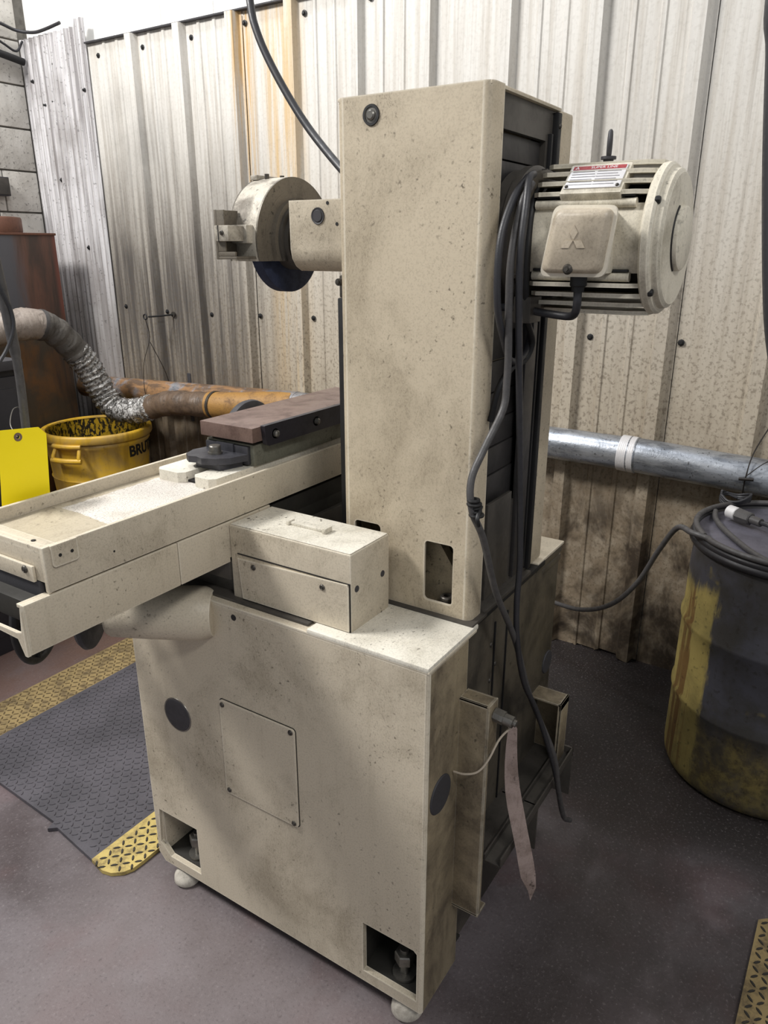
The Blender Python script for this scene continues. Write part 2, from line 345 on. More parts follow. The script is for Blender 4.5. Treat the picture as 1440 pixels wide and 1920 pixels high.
def root_loc(p):
    L = Vector((0, 0, 0))
    while p is not None: L += Vector(p.location); p = p.parent
    return L
def obj(name, mb, mat, parent=None, smooth=35, loc=None):
    me = bpy.data.meshes.new(name); me.from_pydata(mb.v, [], mb.f)
    bm = bmesh.new(); bm.from_mesh(me); bmesh.ops.delete(bm, geom=[v for v in bm.verts if not v.link_faces], context='VERTS')
    bmesh.ops.recalc_face_normals(bm, faces=bm.faces); bm.to_mesh(me); bm.free()
    me.materials.append(mat if not isinstance(mat, str) else M[mat])
    me.shade_smooth(); me.set_sharp_from_angle(angle=math.radians(smooth))
    o = bpy.data.objects.new(name, me); COL.objects.link(o)
    L = root_loc(parent) if parent else Vector(loc or (0, 0, 0))
    me.transform(Matrix.Translation(-L))
    if parent: o.parent = parent
    else: o.location = L
    return o
def thing(name, label, cat, loc, group=None):
    o = bpy.data.objects.new(name, None); COL.objects.link(o); o.location = loc; o.empty_display_size = 0.05
    o['label'] = label; o['category'] = cat
    if group: o['group'] = group
    return o
def tag(o, label, cat, group=None):
    o['label'] = label; o['category'] = cat
    if group: o['group'] = group
    return o
def struct(o, label=None, cat=None):
    o['kind'] = 'structure'
    if label: o['label'] = label; o['category'] = cat
    return o
def dup(o, parent=None, loc=None):
    c = o.copy(); COL.objects.link(c); c.parent = parent or o.parent
    if loc is not None: c.location = loc
    for ch in o.children: dup(ch, c, ch.location.copy())
    return c
def rrect(x0, x1, y0, y1, r, n=5, corners=(1, 1, 1, 1)):
    out = []
    for (cx, cy, a0, on) in ((x1 - r, y1 - r, 0, corners[2]), (x0 + r, y1 - r, PI/2, corners[3]), (x0 + r, y0 + r, PI, corners[0]), (x1 - r, y0 + r, 1.5*PI, corners[1])):
        if not on: out.append((cx + (r if cx > (x0 + x1)/2 else -r), cy + (r if cy > (y0 + y1)/2 else -r))); continue
        for i in range(n + 1):
            a = a0 + PI/2 * i / n; out.append((cx + r * math.cos(a), cy + r * math.sin(a)))
    return out
def circ(cx, cy, r, n=24): return [(cx + r * math.cos(2*PI*i/n), cy + r * math.sin(2*PI*i/n)) for i in range(n)]
def screw(parent, p, axis, r=0.006, h=0.003, name='screw', mat='bolt'):
    # domed head with a slot ring, facing -axis
    m = MB(); prof = [(0, -h), (r * .35, -h * .98), (r * .42, -h * .6), (r * .6, -h * .95), (r * .85, -h * .7), (r, -h * .1), (r, 0.0006)]
    m.lathe(prof, p, axis, 12); return obj(name, m, mat, parent, 50)

# ================================================================= SETTING
fl = MB(); nx = 60
fl.add([(-3.2, -3.2, 0), (1.96, -3.2, 0), (1.96, 3.8, 0), (-3.2, 3.8, 0), (-3.2, -3.2, -.1), (1.96, -3.2, -.1), (1.96, 3.8, -.1), (-3.2, 3.8, -.1)],
       [[0, 1, 2, 3], [4, 5, 6, 7], [0, 1, 5, 4], [1, 2, 6, 5], [2, 3, 7, 6], [3, 0, 4, 7]])
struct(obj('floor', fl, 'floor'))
# --- back wall: a smooth liner with corrugated sheets screwed over it
wb = MB(); wb.box(1.86, 1.92, -3.0, 3.66, 0.0, 4.2, 0)
for i in range(20): y = -2.9 + i * 0.34; wb.box(1.852, 1.861, y, y + 0.03, 2.2, 4.2, 0.003)
wall = struct(obj('wall_back', wb, 'liner'))
RIB = [3.02 - 0.3265 * k for k in range(19)]
def sheet(ya, yb, ribs, z0, z1, xf=1.81, jag=0.0, minor=(0.115, 0.2115)):
    pts = [(ya, 0)]
    ev = []
    for r in ribs: ev.append((r, 1))
    for r in ribs:
        for d in minor: ev.append((r - d, 2))
    ev.sort()
    for y, k in ev:
        if k == 1 and ya < y - 0.036 and y + 0.036 < yb: pts += [(y - 0.034, 0), (y - 0.021, .034), (y + 0.021, .034), (y + 0.034, 0)]
        if k == 2 and ya < y - 0.014 and y + 0.014 < yb: pts += [(y - 0.012, 0), (y - 0.007, .0055), (y + 0.007, .0055), (y + 0.012, 0)]
    pts.append((yb, 0)); t = 0.0025; zs = [z0, z0 + .012, z0 + (z1 - z0) * .5, z1]; m = MB(); vs = []
    for zi, z in enumerate(zs):
        for (y, d) in pts:
            jz = random.uniform(-.006, .01) if (zi == 0 and jag) else 0
            vs.append((xf - d, y, z + jz)); vs.append((xf - d + t, y, z + jz))
    n = len(pts); fs = []
    for j in range(len(zs) - 1):
        for i in range(n - 1):
            a = (j * n + i) * 2; b = a + 2; c = a + 2 * n; d = c + 2
            fs += [[a, b, d, c], [a + 1, c + 1, d + 1, b + 1]]
    for i in range(n - 1):
        a = i * 2; b = a + 2; k = (len(zs) - 1) * n * 2
        fs += [[a, a + 1, b + 1, b], [k + a, k + b, k + b + 1, k + a + 1]]
    m.add(vs, fs); return m
edges = [3.045] + [RIB[k] - 0.05 for k in (3, 6, 9, 12, 15, 18)]
for i in range(6):
    yb, ya = edges[i], edges[i + 1]
    z1 = 2.545 if i < 1 else 2.56
    rr = [r for r in RIB if ya < r < yb]
    obj('metal_panel', sheet(ya + 0.002, yb, rr, 0.003, 2.56 if i < 2 else 3.6, 1.81 + (i % 2) * 0.004, 0.01), 'wall', wall, 20)
obj('flashing', MB().box(1.788, 1.845, 1.3, 3.03, 2.559, 2.566, .001), 'plug', wall)
# the narrow fine-ribbed sheet next to the block wall
m = MB(); pts = []; y = 3.03
while y < 3.555:
    pts += [(y, 0), (y + .012, .012), (y + .022, .012), (y + .03, 0)]; y += .042
pts = [p for p in pts if p[0] < 3.56]; vs = []; n = len(pts)
for z in (0.003, 1.4, 2.645):
    for (yy, d) in pts:
        zz = z + (0 if z < 2 else (0.03 if yy < 3.09 else -0.015 * (yy - 3.1)))
        vs += [(1.800 - d, yy, zz), (1.803 - d, yy, zz)]
fs = []
for j in range(2):
    for i in range(n - 1):
        a = (j * n + i) * 2; b = a + 2; c = a + 2 * n; d = c + 2; fs += [[a, b, d, c], [a + 1, c + 1, d + 1, b + 1]]
for i in range(n - 1): a = 4 * n + i * 2; fs += [[a, a + 2, a + 3, a + 1]]
m.add(vs, fs); obj('metal_panel', m, 'galv', wall, 20)
m = MB(); m.lathe([(0, -.009), (.005, -.009), (.007, -.006), (.007, -.003), (.012, -.002), (.012, 0.001)], (1.809, RIB[8] - 0.065, 1.285), 'X', 8)
s0 = obj('screw', m, 'black', wall, 40)
for r in RIB:
    for d in (-.065,):
        for zz in (1.285, 2.505):
            if (r, d, zz) == (RIB[8], -.065, 1.285) or (zz > 2 and d > 0) or (d > 0 and r < 1.6): continue
            dup(s0, wall, (0, r + d - (RIB[8] - .065), zz - 1.285 + random.uniform(-.01, .01)))
for (yy, zz) in ((3.50, 2.44), (3.42, 2.32), (3.34, 2.33), (3.08, 2.36), (3.30, 2.5), (3.2, 1.6), (3.36, 1.95)):
    dup(s0, wall, (-.012, yy - (RIB[8] - .065), zz - 1.285))
# --- block wall on the left
lw = MB().box(-2.2, 1.855, 3.575, 3.66, 0, 4.2, 0); wl = struct(obj('wall_left', lw, 'mortar'))
bm0 = None; cnt = 0
BH = 0.2125
for r in range(3, 18):
    z = r * BH + 0.085; off = 0.0 if r % 2 else 0.21
    for k in range(-3, 6):
        x1 = 1.79 - off - (k) * 0.42; x1 = min(x1, 1.79); x0 = max(1.79 - off - (k + 1) * 0.42, -0.3)
        if x1 - x0 < 0.05 or x1 < 0.6 or x0 > 1.8: continue
        obj('concrete_block', MB().box(x0 + .004, x1 - .004, 3.562, 3.60, z + .004, z + BH - .005, .004), 'block', wl); cnt += 1
for r in range(12, 19):   # courses above the sheet's end, running behind the liner's edge
    pass

# --- skirting duct along the back wall
du = thing('wall_duct', 'long round galvanised duct running low along the corrugated wall', 'duct', (1.735, 0.1, 0.8))
du['label'] = 'long round duct along the wall, silver at the drum and rusty orange beyond the machine'
def seg(y0, z0, y1, z1, r, mt='duct', nm='duct_section'):
    m = MB(); d = Vector((0, y1 - y0, z1 - z0)); L = d.length
    mm = Matrix.Translation((1.735, y0, z0)) @ d.to_track_quat('Z', 'Y').to_matrix().to_4x4()
    k = 24; prof = [(0.0, 0), (r * .98, 0)] + [(r * (1 + 0.006 * math.sin(i * 2.3)), L * i / k) for i in range(k + 1)] + [(r * .98, L), (0, L)]
    m.lathe(prof, n=32, mat=mm); return obj(nm, m, mt, du, 40)
seg(-2.2, 0.785, 0.125, 0.88, .064); seg(0.115, 0.88, 1.72, 0.893, .0615); seg(1.70, 0.893, 3.3, 0.835, .063)
for y, z in ((0.13, .880), (0.105, .879), (0.0, 0.875)):
    if y: m = MB(); m.torus((1.735, y, z), .0635, .004, 'Y', 36, 8); obj('seam_ring', m, 'duct', du)
seg(0.105, .879, 0.165, .8815, .0665, 'plate', 'coupling')
for y, z in ((-0.9, 0.84), (0.8, .887), (2.5, .865)):
    m = MB(); m.box(1.73, 1.812, y - .012, y + .012, z - .075, z - .067, .001); m.box(1.80, 1.81, y - .012, y + .012, z - .16, z + .1, .001); obj('bracket', m, 'plug', du)
# wire strap round the duct near the drum
ws = MB(); ws.tube([(1.79, -.36, 1.22), (1.77, -.335, 1.1), (1.70, -.285, .96), (1.66, -.275, .88), (1.69, -.27, .80), (1.75, -.27, .79)], .0022, 6)
ws.tube([(1.66, -.275, .88), (1.67, -.33, .935), (1.73, -.40, .955)], .0018, 6)
ws.tube([(1.655, -.255, .868), (1.655, -.30, .872)], .006, 6)
tag(obj('wire_tie', ws, 'rope', loc=(1.79, -.36, 1.22)), 'thin wire tied round the silver duct above the drum', 'wire')
# hook with wire hanger for the duct left of the machine
hk = thing('wall_hook', 'eye bolt in the wall with a thin wire hanging down to the rusty pipe', 'hook', (1.79, 2.60, 1.262))
m = MB(); m.tube([(1.806, 2.575, 1.268), (1.74, 2.60, 1.264), (1.68, 2.63, 1.262)], .0045, 8); m.torus((1.666, 2.637, 1.262), .013, .0035, 'X', 18, 8); obj('eye_bolt', m, 'black', hk)
m = MB(); m.lathe([(0, -.004), (.014, -.004), (.014, .004), (.005, .012), (0, .012)], (1.80, 2.575, 1.268), 'X', 12); obj('washer', m, 'bolt', hk)
m = MB(); m.tube([(1.666, 2.637, 1.25), (1.70, 2.66, 1.15), (1.67, 2.69, 1.02), (1.665, 2.70, .87), (1.70, 2.70, .80), (1.79, 2.66, .86), (1.76, 2.63, .96), (1.70, 2.66, 1.13)], .0018, 6); obj('hanger_wire', m, 'rope', hk)

# --- pipes on the block wall
cp = MB(); cp.tube([(0.6, 3.52, 2.60), (1.634, 3.52, 2.55), (1.775, 3.52, 2.53)], .018, 12, smooth=False)
tag(obj('conduit', cp, 'black', loc=(1.2, 3.52, 2.55)), 'straight black conduit on the block wall', 'pipe')
cc = MB(); cc.tube([(.9, 3.5, 2.76), (1.4, 3.5, 2.73), (1.657, 3.5, 2.683), (1.74, 3.5, 2.668), (1.78, 3.42, 2.655), (1.78, 3.32, 2.655), (1.79, 3.20, 2.672)], .008, 10)
cc.tube([(.9, 3.51, 2.70), (1.5, 3.51, 2.655), (1.66, 3.515, 2.60), (1.74, 3.52, 2.575), (1.79, 3.53, 2.63)], .006, 10)
tag(obj('wall_cable', cc, 'cable_dk', loc=(1.4, 3.5, 2.7)), 'dark sagging cables looping over the top of the fine-ribbed sheet', 'cable')
bxl = thing('junction_box', 'small dark electrical box on the block wall above the rusty cabinet', 'electrical box', (1.52, 3.56, 1.86))
obj('housing', MB().box(1.44, 1.578, 3.505, 3.562, 1.862, 1.956, .004), 'plug', bxl)
obj('cover', MB().box(1.446, 1.572, 3.499, 3.505, 1.868, 1.95, .002), 'slate2', bxl)
obj('conduit_stub', MB().cyl((1.50, 3.53, 1.862), (1.50, 3.54, 1.675), .014), 'black', bxl)

# ================================================================= FLOOR MATS
def matmesh(poly, z0, z1): return MB().prism(poly, z0, z1, 'Z')
mt = thing('anti_fatigue_mat', 'charcoal rubber diamond plate mat with yellow edges in front of the grinder', 'mat', (0.8, 1.4, 0))
Lx = lambda y: -0.085 + 0.0 + (y - 0.93) * 0.09 if y > 1.19 else -0.092 + (y - .93) * 0.12
near = [(1.62, .876), (1.62, 1.0), (-.082, 1.0), (-.092, .945), (-.085, .915), (-.065, .89), (-.04, .878), (-.01, .876)]
obj('yellow_edge', matmesh(near, 0.001, .0125), 'mat_y', mt)
midp = [(1.62, 1.0), (1.62, 1.735), (-.028, 1.735), (-.05, 1.215), (-.078, 1.205), (-.06, 1.185), (-.082, 1.0)]
obj('mat_body', matmesh(midp, 0.001, .0125), 'mat', mt)
farp = [(1.62, 1.735), (1.62, 1.925), (.05, 1.925), (-.0, 1.90), (-.02, 1.87), (-.028, 1.735)]
obj('yellow_edge', matmesh(farp, 0.001, .0125), 'mat_y2', mt)
def lozenges(x0, x1, y0, y1, p, L, wd, h, inside, z=.0125):
    m = MB(); i = 0; x = x0
    while x < x1:
        y = y0; j = 0
        while y < y1:
            if inside(x, y):
                a = PI/4 if (i + j) % 2 == 0 else -PI/4
                ca, sa = math.cos(a), math.sin(a); q = [(-L, 0), (-L*.5, -wd), (L*.5, -wd), (L, 0), (L*.5, wd), (-L*.5, wd)]
                vs = [(x + u*ca - v*sa, y + u*sa + v*ca, z - .0004) for u, v in q] + [(x + .75*(u*ca - v*sa), y + .75*(u*sa + v*ca), z + h) for u, v in q]
                m.add(vs, [[6, 7, 8, 9, 10, 11]] + [[k, (k+1) % 6, 6 + (k+1) % 6, 6 + k] for k in range(6)])
            y += p; j += 1
        x += p; i += 1
    return m
o = obj('tread', lozenges(-.05, 1.6, 1.015, 1.73, .0205, .0105, .0028, .0022, lambda x, y: x > -.06 + (y-1)*.05 and not (random.random() < .06 and y < 1.4)), 'mat', mt); o['kind'] = 'stuff'
o = obj('tread', lozenges(-.085, 1.6, .885, .995, .0225, .0115, .0032, .0022, lambda x, y: (x > -.078 or y > .93) and (x > -.05 or y > .9)), 'mat_rib', mt); o['kind'] = 'stuff'
o = obj('tread', lozenges(.0, 1.6, 1.745, 1.92, .0205, .0105, .0024, .0022, lambda x, y: x > .01), 'mat_rib2', mt); o['kind'] = 'stuff'
mr = thing('edge_mat', 'dusty yellow diamond plate mat edge at the bottom right of the floor', 'mat', (0.4, -.7, 0))
pr = [(-.6, -.556), (.70, -.572), (.715, -.59), (.715, -.95), (-.6, -.95)]
obj('mat_body', matmesh(pr, .001, .011), 'mat_y2', mr)
o = obj('tread', lozenges(-.1, .7, -.93, -.58, .0215, .011, .003, .0022, lambda x, y: True, .011), 'mat_rib', mr); o['kind'] = 'stuff'

# ================================================================= THE GRINDER
G = thing('surface_grinder', 'beige surface grinder with tall column, long table and motor, in the middle', 'grinding machine', (0.36, 0.4, 0.0))
# ---- base: hollow box, plates with mounting pockets
bz0, bz1 = 0.052, 0.893
m = MB()
def pocket(y0, y1, flip): # corner-cut opening in the (y,z) plane
    z0, z1 = .082, .222
    return [(y0, z0), (y1, z0), (y1, z1), (y0, z1)]
holesL = [[(.655, .078), (.655, .222), (.792, .222), (.800, .112), (.766, .078)], [(.014, .082), (.014, .215), (.022, .222), (.150, .222), (.150, .082)]]
m.plate([(0.006, bz0), (.79, bz0), (.812, .075), (.812, bz1 - .003), (0.006, bz1 - .003)], holesL, 0.0, 0.014, 'X')
m.box(.69, .72, .06, .812, bz0, bz1 - .02, .004); m.box(.01, .72, .79, .812, .075, bz1 - .003, .003)
# rounded vertical corner
cr = [(0.0064, 0.0), (0.0018, 0.0018), (0.0, 0.006), (.0064, .006)]
m.prism(cr, bz0, bz1 - .003, 'Z')
m.box(-.0005, .19, -.0005, .8125, bz1 - .006, bz1, .0025)
base = obj('base', m, 'paint', G)
# grimy rear skin of the base (its far side face)
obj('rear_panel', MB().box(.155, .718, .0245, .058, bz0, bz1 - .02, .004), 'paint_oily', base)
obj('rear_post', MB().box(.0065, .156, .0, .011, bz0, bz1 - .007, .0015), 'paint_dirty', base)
obj('top_pad', MB().box(-.001, .20, .001, .275, bz1 - .004, bz1 + .007, .004), 'paint_top', base)
obj('shadow_ledge', MB().box(.018, .70, .285, .80, bz1 - .001, bz1 + .006, .002), 'slate2', base)  # dark slab laid on the base top in place of its shadow
obj('floor_void', MB().box(.03, .69, .06, .79, .056, .08, .001), 'void', base)
for (y0, y1) in ((.640, .805), (.012, .160)):
    obj('pocket', MB().box(.0145, .20, y0, y1, .074, .081, .001).box(.12, .126, y0, y1, .08, .235, .001).box(.0145, .126, y0, y0 + .006, .08, .235, .001).box(.0145, .126, y1 - .006, y1, .08, .235, .001).box(.0145, .126, y0, y1, .23, .236, .001), 'void', base)
for y in (.708, .070):
    b = MB(); b.cyl((.046, y, .082), (.046, y, .155), .011, n=16); b.lathe([(0, 0), (.0225, 0), (.0225, .022), (.020, .025), (0, .025)], (.046, y, .120), 'Z', 6)
    b.lathe([(.0, 0), (.027, 0), (.027, .006), (0, .006)], (.046, y, .082), 'Z', 24); obj('levelling_bolt', b, 'steel', G, 30)
for (x, y) in ((.022, .735), (.028, .052), (.68, .1), (.68, .74)):
    b = MB(); b.lathe([(0, 0), (.030, 0), (.036, .008), (.034, .022), (.024, .038), (.012, .046), (.012, .075), (0, .075)], (x, y, 0.0), 'Z', 24); obj('foot_pad', b, 'pad', G, 50)
# access panel
pn = obj('access_panel', MB().prism(rrect(.3155, .5305, .398, .651, .008), -.004, .004, 'X'), 'paint', G)
gp = MB().plate(rrect(.3135, .5325, .396, .653, .009), [rrect(.3155, .5305, .398, .651, .008)], -.0008, .002, 'X'); obj('panel_gap', gp, 'black', pn)
for (y, z) in ((.522, .639), (.326, .642), (.328, .405), (.521, .408)): screw(pn, (-.004, y, z), 'X', .0065, .003)
for (y, z) in ((.679, .552),):
    p = MB(); p.lathe([(0, -.003), (.039, -.0025), (.0415, -.0005), (.0415, .001)], (0, y, z), 'X', 40); hp = obj('hole_plug', p, 'plug', G); q = MB(); q.lathe([(.0415, -.0012), (.0445, -.0012), (.0455, .001)], (0, y, z), 'X', 40); obj('rim', q, 'steel', hp)
for (x, y, z, r) in ((.055, -.0005, .592, .041), (.688, .024, .563, .032)):
    p = MB(); p.lathe([(0, -.003), (r * .95, -.0025), (r, -.0005), (r, .001)], (x, y, z), 'Y', 40); obj('hole_plug', p, 'plug', G)
b = MB(); b.lathe([(0, -.0008), (.007, -.0008), (.007, .001)], (0, .47, .869), 'X', 12); obj('threaded_hole', b, 'black', G)
# right shoulder of the base behind the column
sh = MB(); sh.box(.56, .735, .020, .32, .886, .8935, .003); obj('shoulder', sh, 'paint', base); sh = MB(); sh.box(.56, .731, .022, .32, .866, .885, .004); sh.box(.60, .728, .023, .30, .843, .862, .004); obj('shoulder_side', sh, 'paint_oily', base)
obj('shoulder_groove', MB().box(.19, .72, .026, .04, .836, .846, .001).box(.19, .60, .018, .05, .877, .889, .001), 'black', base)
obj('seam_strip', MB().box(.330, .334, .021, .026, .55, .84, .0005).box(.395, .399, .021, .026, .3, .84, .0005), 'black', base)
for (x, z) in ((.318, .79), (.32, .70), (.345, .73)): screw(base, (x, .0245, z), 'Y', .006, .003)

# ---- column
m = MB(); t = .005; cz0, cz1 = .902, 1.847
arc = lambda cx, cy, r, a0, a1, n=5: [(cx + r * math.cos(a0 + (a1 - a0) * i / n), cy + r * math.sin(a0 + (a1 - a0) * i / n)) for i in range(n + 1)]
w1 = rrect(.058, .1215, .928, 1.055, .008); w0 = rrect(.226, .290, .928, 1.066, .009)
m.plate([(.031, cz0), (.304, cz0), (.304, cz1), (.031, cz1)], [w1, w0], .19, .195, 'X')
prof = arc(.205, .031, .015, PI, 1.5 * PI) + [(.236, .016), (.236, .021)] + arc(.205, .031, .010, 1.5 * PI, PI)
m.prism(prof, cz0, cz1, 'Z')
prof = [(.50, .319)] + arc(.205, .304, .015, PI/2, PI) + arc(.205, .304, .010, PI, PI/2) + [(.50, .314)]
m.prism(prof, cz0, cz1, 'Z'); m.box(.193, .50, .019, .317, cz1 - .006, cz1, .002)
colm = obj('column_cover', m, 'paint_cover', G, 40)
b = MB(); b.lathe([(0, -.0055), (.006, -.0055), (.0085, -.003), (.0085, -.001), (.0125, -.0008), (.0125, .001)], (.19, .2435, 1.815), 'X', 20)
sk = obj('cap_screw', b, 'steel', colm, 40); b = MB(); b.lathe([(.0125, -.0022), (.0165, -.0022), (.0175, .0005)], (.19, .2435, 1.815), 'X', 28); obj('screw_washer', b, 'black', colm)
# foot flange of the column
obj('column_foot', MB().box(.178, .245, .004, .335, .8965, .904, .002).box(.245, .5, .014, .32, .89, .9, .002), 'slate2', G)
# inner casting seen through the two windows
b = MB(); b.box(.262, .45, .055, .30, .9, 1.84, .004); b.box(.2, .265, .03, .31, .9, .907, .001)
b.prism([(.045, .905), (.14, .905), (.14, 1.062), (.119, 1.055), (.076, .992), (.045, .985)], .228, .25, 'X'); b.prism([(.30, .905), (.205, .905), (.205, 1.0), (.27, .992), (.30, 1.05)], .228, .25, 'X')
obj('column_casting', b, 'inner', G)
for y in (.080, .258): b = MB(); b.lathe([(0, .012), (.0075, .012), (.0075, .026), (.0125, .026), (.0145, .024), (.0145, 0), (.016, 0), (.016, -.003), (0, -.003)], (.2125, y, .910), 'Z', 20); obj('socket_bolt', b, 'bolt', G)
# slideway side: dark frame with telescoping slats
fr = MB(); fr.plate([(.236, .9), (.500, .9), (.500, 1.842), (.236, 1.842)], [[(.246, 1.10), (.452, 1.10), (.452, 1.787), (.246, 1.787)]], .028, .040, 'Y'); fr.box(.236, .246, .020, .05, .9, 1.842, .001)
frame = obj('slideway_frame', fr, 'slate2', G)
obj('lower_cover', MB().box(.262, .375, .021, .029, .92, 1.125, .002), 'slate2', frame)
obj('side_channel', MB().box(.462, .469, .020, .03, .92, 1.80, .001).box(.482, .498, .016, .03, .91, 1.838, .002), 'black', frame)
obj('side_rail', MB().box(.40, .452, .019, .03, .92, 1.46, .002), 'slate', frame)
zz = [1.785, 1.742, 1.702, 1.655, 1.60, 1.55, 1.50, 1.45, 1.395, 1.335, 1.280, 1.228, 1.172, 1.100]
for i in range(len(zz) - 1):
    d = .0022 * (i % 7); up = i < 6
    obj('slat', MB().box(.247, .45, .038 + (d if up else .014 - d), .0485 + (d if up else .014 - d) , zz[i + 1] + .0015, zz[i] - .0006, .0012), 'slate', frame)
obj('slat_backing', MB().box(.247, .45, .066, .070, 1.1, 1.787, 0), 'black', frame)
screw(frame, (.488, .016, 1.815), 'Y', .005, .003)
bc = MB(); bc.box(.505, .597, .030, .315, .897, 1.849, .006); bc.box(.497, .506, .04, .3, .9, 1.84, .001); rear = obj('rear_cover', bc, 'paint_cover', G)
obj('top_gap', MB().box(.499, .506, .026, .31, .9, 1.848, .0005), 'black', rear)

# ---- motor
ax, az = .352, 1.612
b = MB(); b.lathe([(0, .034), (.118, .034), (.118, .012), (.124, .010), (.124, -.004), (.118, -.008), (.100, -.010), (0, -.010)], (ax, 0, az), 'Y', 56)
ring = obj('motor_adapter_ring', b, 'slate2', G)
for k in range(6):
    a = PI/6 + k * PI/3; p = (ax + .112 * math.cos(a), -.010, az + .112 * math.sin(a))
    q = MB(); q.lathe([(0, -.009), (.007, -.009), (.007, 0), (0, 0)], p, 'Y', 6); obj('bolt', q, 'bolt', ring)
b = MB(); b.lathe([(0, -.008), (.112, -.008), (.116, -.012), (.116, -.022), (.104, -.026), (.090, -.030), (.090, -.225), (0, -.225)], (ax, 0, az), 'Y', 64)
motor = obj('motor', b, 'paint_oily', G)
b = MB(); a0_, a1_ = math.radians(148), math.radians(210); b.lathe([(.088, -.032), (.102, -.034), (.102, -.222), (.088, -.224)], (ax, 0, az), 'Y', 20, a0_, a1_); obj('barrel_side', b, 'motor', motor)
fin = []
def add_fin(ang, y0=-.034, y1=-.226, r=.1225, th=.0034):
    c, s = math.cos(ang), math.sin(ang); m = MB()
    pts = [(y0, .088), (y0 - .004, r - .012), (y0 - .018, r), (y1 + .030, r), (y1 + .004, r - .010), (y1, .088)]
    vs = []
    for sd in (-1, 1):
        for (y, rr) in pts: tt = th * (0.85 if rr > .11 else 1.15); vs.append((ax + rr * c - sd * tt * s, y, az + rr * s + sd * tt * c))
    n = 6; m.add(vs, [list(range(n)), list(range(n, 2 * n))[::-1]] + [[i, (i + 1) % n, n + (i + 1) % n, n + i] for i in range(n)])
    obj('cooling_fin', m, 'motor', motor)
for sg_ in (1, -1):
    for h_, w_ in ((.070, .101), (.0865, .088), (.102, .069), (.1165, .042)):
        y0_, y1_ = -.034, -.224; c_ = .022; zc_ = az + sg_ * h_
        P_ = [(ax - w_ + .012, y0_), (ax + w_ - .012, y0_), (ax + w_, y0_ - .012), (ax + w_, y1_ + c_), (ax + w_ - c_ * .7, y1_), (ax - w_ + c_ * .7, y1_), (ax - w_, y1_ + c_), (ax - w_, y0_ - .012)]
        m = MB(); m.prism(P_, zc_ - .0034, zc_ + .0034, 'Z'); obj('cooling_fin', m, 'motor', motor)
for zc in (1.6665, 1.555):   # rounded rails above and below the terminal box
    m = MB(); xx = ax - math.sqrt(max(.104 ** 2 - (zc - az) ** 2, 0)); m.tube([(xx - .003, -.040, zc), (xx - .003, -.205, zc)], .0075, 12, smooth=False); obj('side_rail', m, 'motor', motor)
    m = MB(); m.box(xx - .009, xx + .01, -.203, -.042, zc + (.009 if zc > 1.6 else .008), zc + (.0125 if zc > 1.6 else .012), .001); obj('rail_groove', m, 'black', motor)
# flat pad + nameplate at the upper left of the barrel
ang = math.radians(131); cN = Vector((ax + .1115 * math.cos(ang), -.132, az + .1115 * math.sin(ang)))
# local frame: u = along -Y (reads left to right), v = up the slope, n = outward
nn = Vector((math.cos(ang), 0, math.sin(ang))); uu = Vector((0, -1, 0)); vv = nn.cross(uu) * 1.0
if vv.z < 0: vv = -vv
NM = Matrix((( uu.x, vv.x, nn.x, cN.x), (uu.y, vv.y, nn.y, cN.y), (uu.z, vv.z, nn.z, cN.z), (0, 0, 0, 1)))
obj('plate_pad', MB().box(-.050, .050, -.034, .038, -.014, .0105, .004, NM), 'motor', motor)
npl = obj('nameplate', MB().box(-.045, .045, -.024, .030, .0105, .0125, .0008, NM), 'plate', motor)
obj('red_band', MB().box(-.043, .043, .020, .0285, .0125, .0130, 0, NM), 'red', motor)
ln = MB()
for i in range(6): 
    z = .015 - i * .0062; ln.box(-.041, -.005 + .002 * (i % 3), z - .0005, z + .0004, .0125, .0128, 0, NM); ln.box(.0, .038 - .004 * (i % 2), z - .0005, z + .0004, .0125, .0128, 0, NM)
obj('printed_lines', ln, 'plug', motor)
for x in (-.041, .041): b = MB(); b.lathe([(.0, .003), (.0025, .002), (.003, 0)], (x, -.0205, .0125), 'Z', 10, mat=NM); obj('rivet', b, 'bolt', motor)
def text(name, s, size, M4, mat, parent, ext=.0004, wrap=None, align='CENTER', font_sx=1.0, bold=0):
    cu = bpy.data.curves.new(name, 'FONT'); cu.body = s; cu.size = size; cu.extrude = ext; cu.align_x = align; cu.align_y = 'CENTER'; cu.offset = bold
    to = bpy.data.objects.new(name + '_tmp', cu); COL.objects.link(to)
    me = bpy.data.meshes.new_from_object(to.evaluated_get(bpy.context.evaluated_depsgraph_get()))
    bpy.data.objects.remove(to); bpy.data.curves.remove(cu)
    mb = MB(); mb.add([wrap(v.co) if wrap else tuple(M4 @ Vector((v.co.x * font_sx, v.co.y, v.co.z))) for v in me.vertices], [list(p.vertices) for p in me.polygons])
    bpy.data.meshes.remove(me); return obj(name, mb, mat, parent)
text('band_lettering', 'SUPER LINE', .0078, NM @ Matrix.Translation((.008, .0242, .0131)), 'plate', motor, .0001, font_sx=1.1)
def diamonds(R, h, M4, name, mat):
    m = MB(); a = R; 
    for k in range(3):
        th = PI/2 + k * 2 * PI/3; d = Vector((math.cos(th), math.sin(th), 0)); e = Vector((-d.y, d.x, 0))
        q = [d * 0, d * a * .5 + e * a * .289, d * a, d * a * .5 - e * a * .289]
        q = [d * .02 * a + p * .97 for p in q]; n = 4
        m.add([tuple(p) for p in q] + [tuple(p * 1 + Vector((0, 0, h))) for p in q], [[0, 1, 2, 3], [4, 5, 6, 7]] + [[i, (i + 1) % n, n + (i + 1) % n, n + i] for i in range(n)], M4)
    return obj(name, m, mat, motor)
diamonds(.0042, .0002, NM @ Matrix.Translation((-.036, .0236, .0131)), 'band_emblem', 'plate')
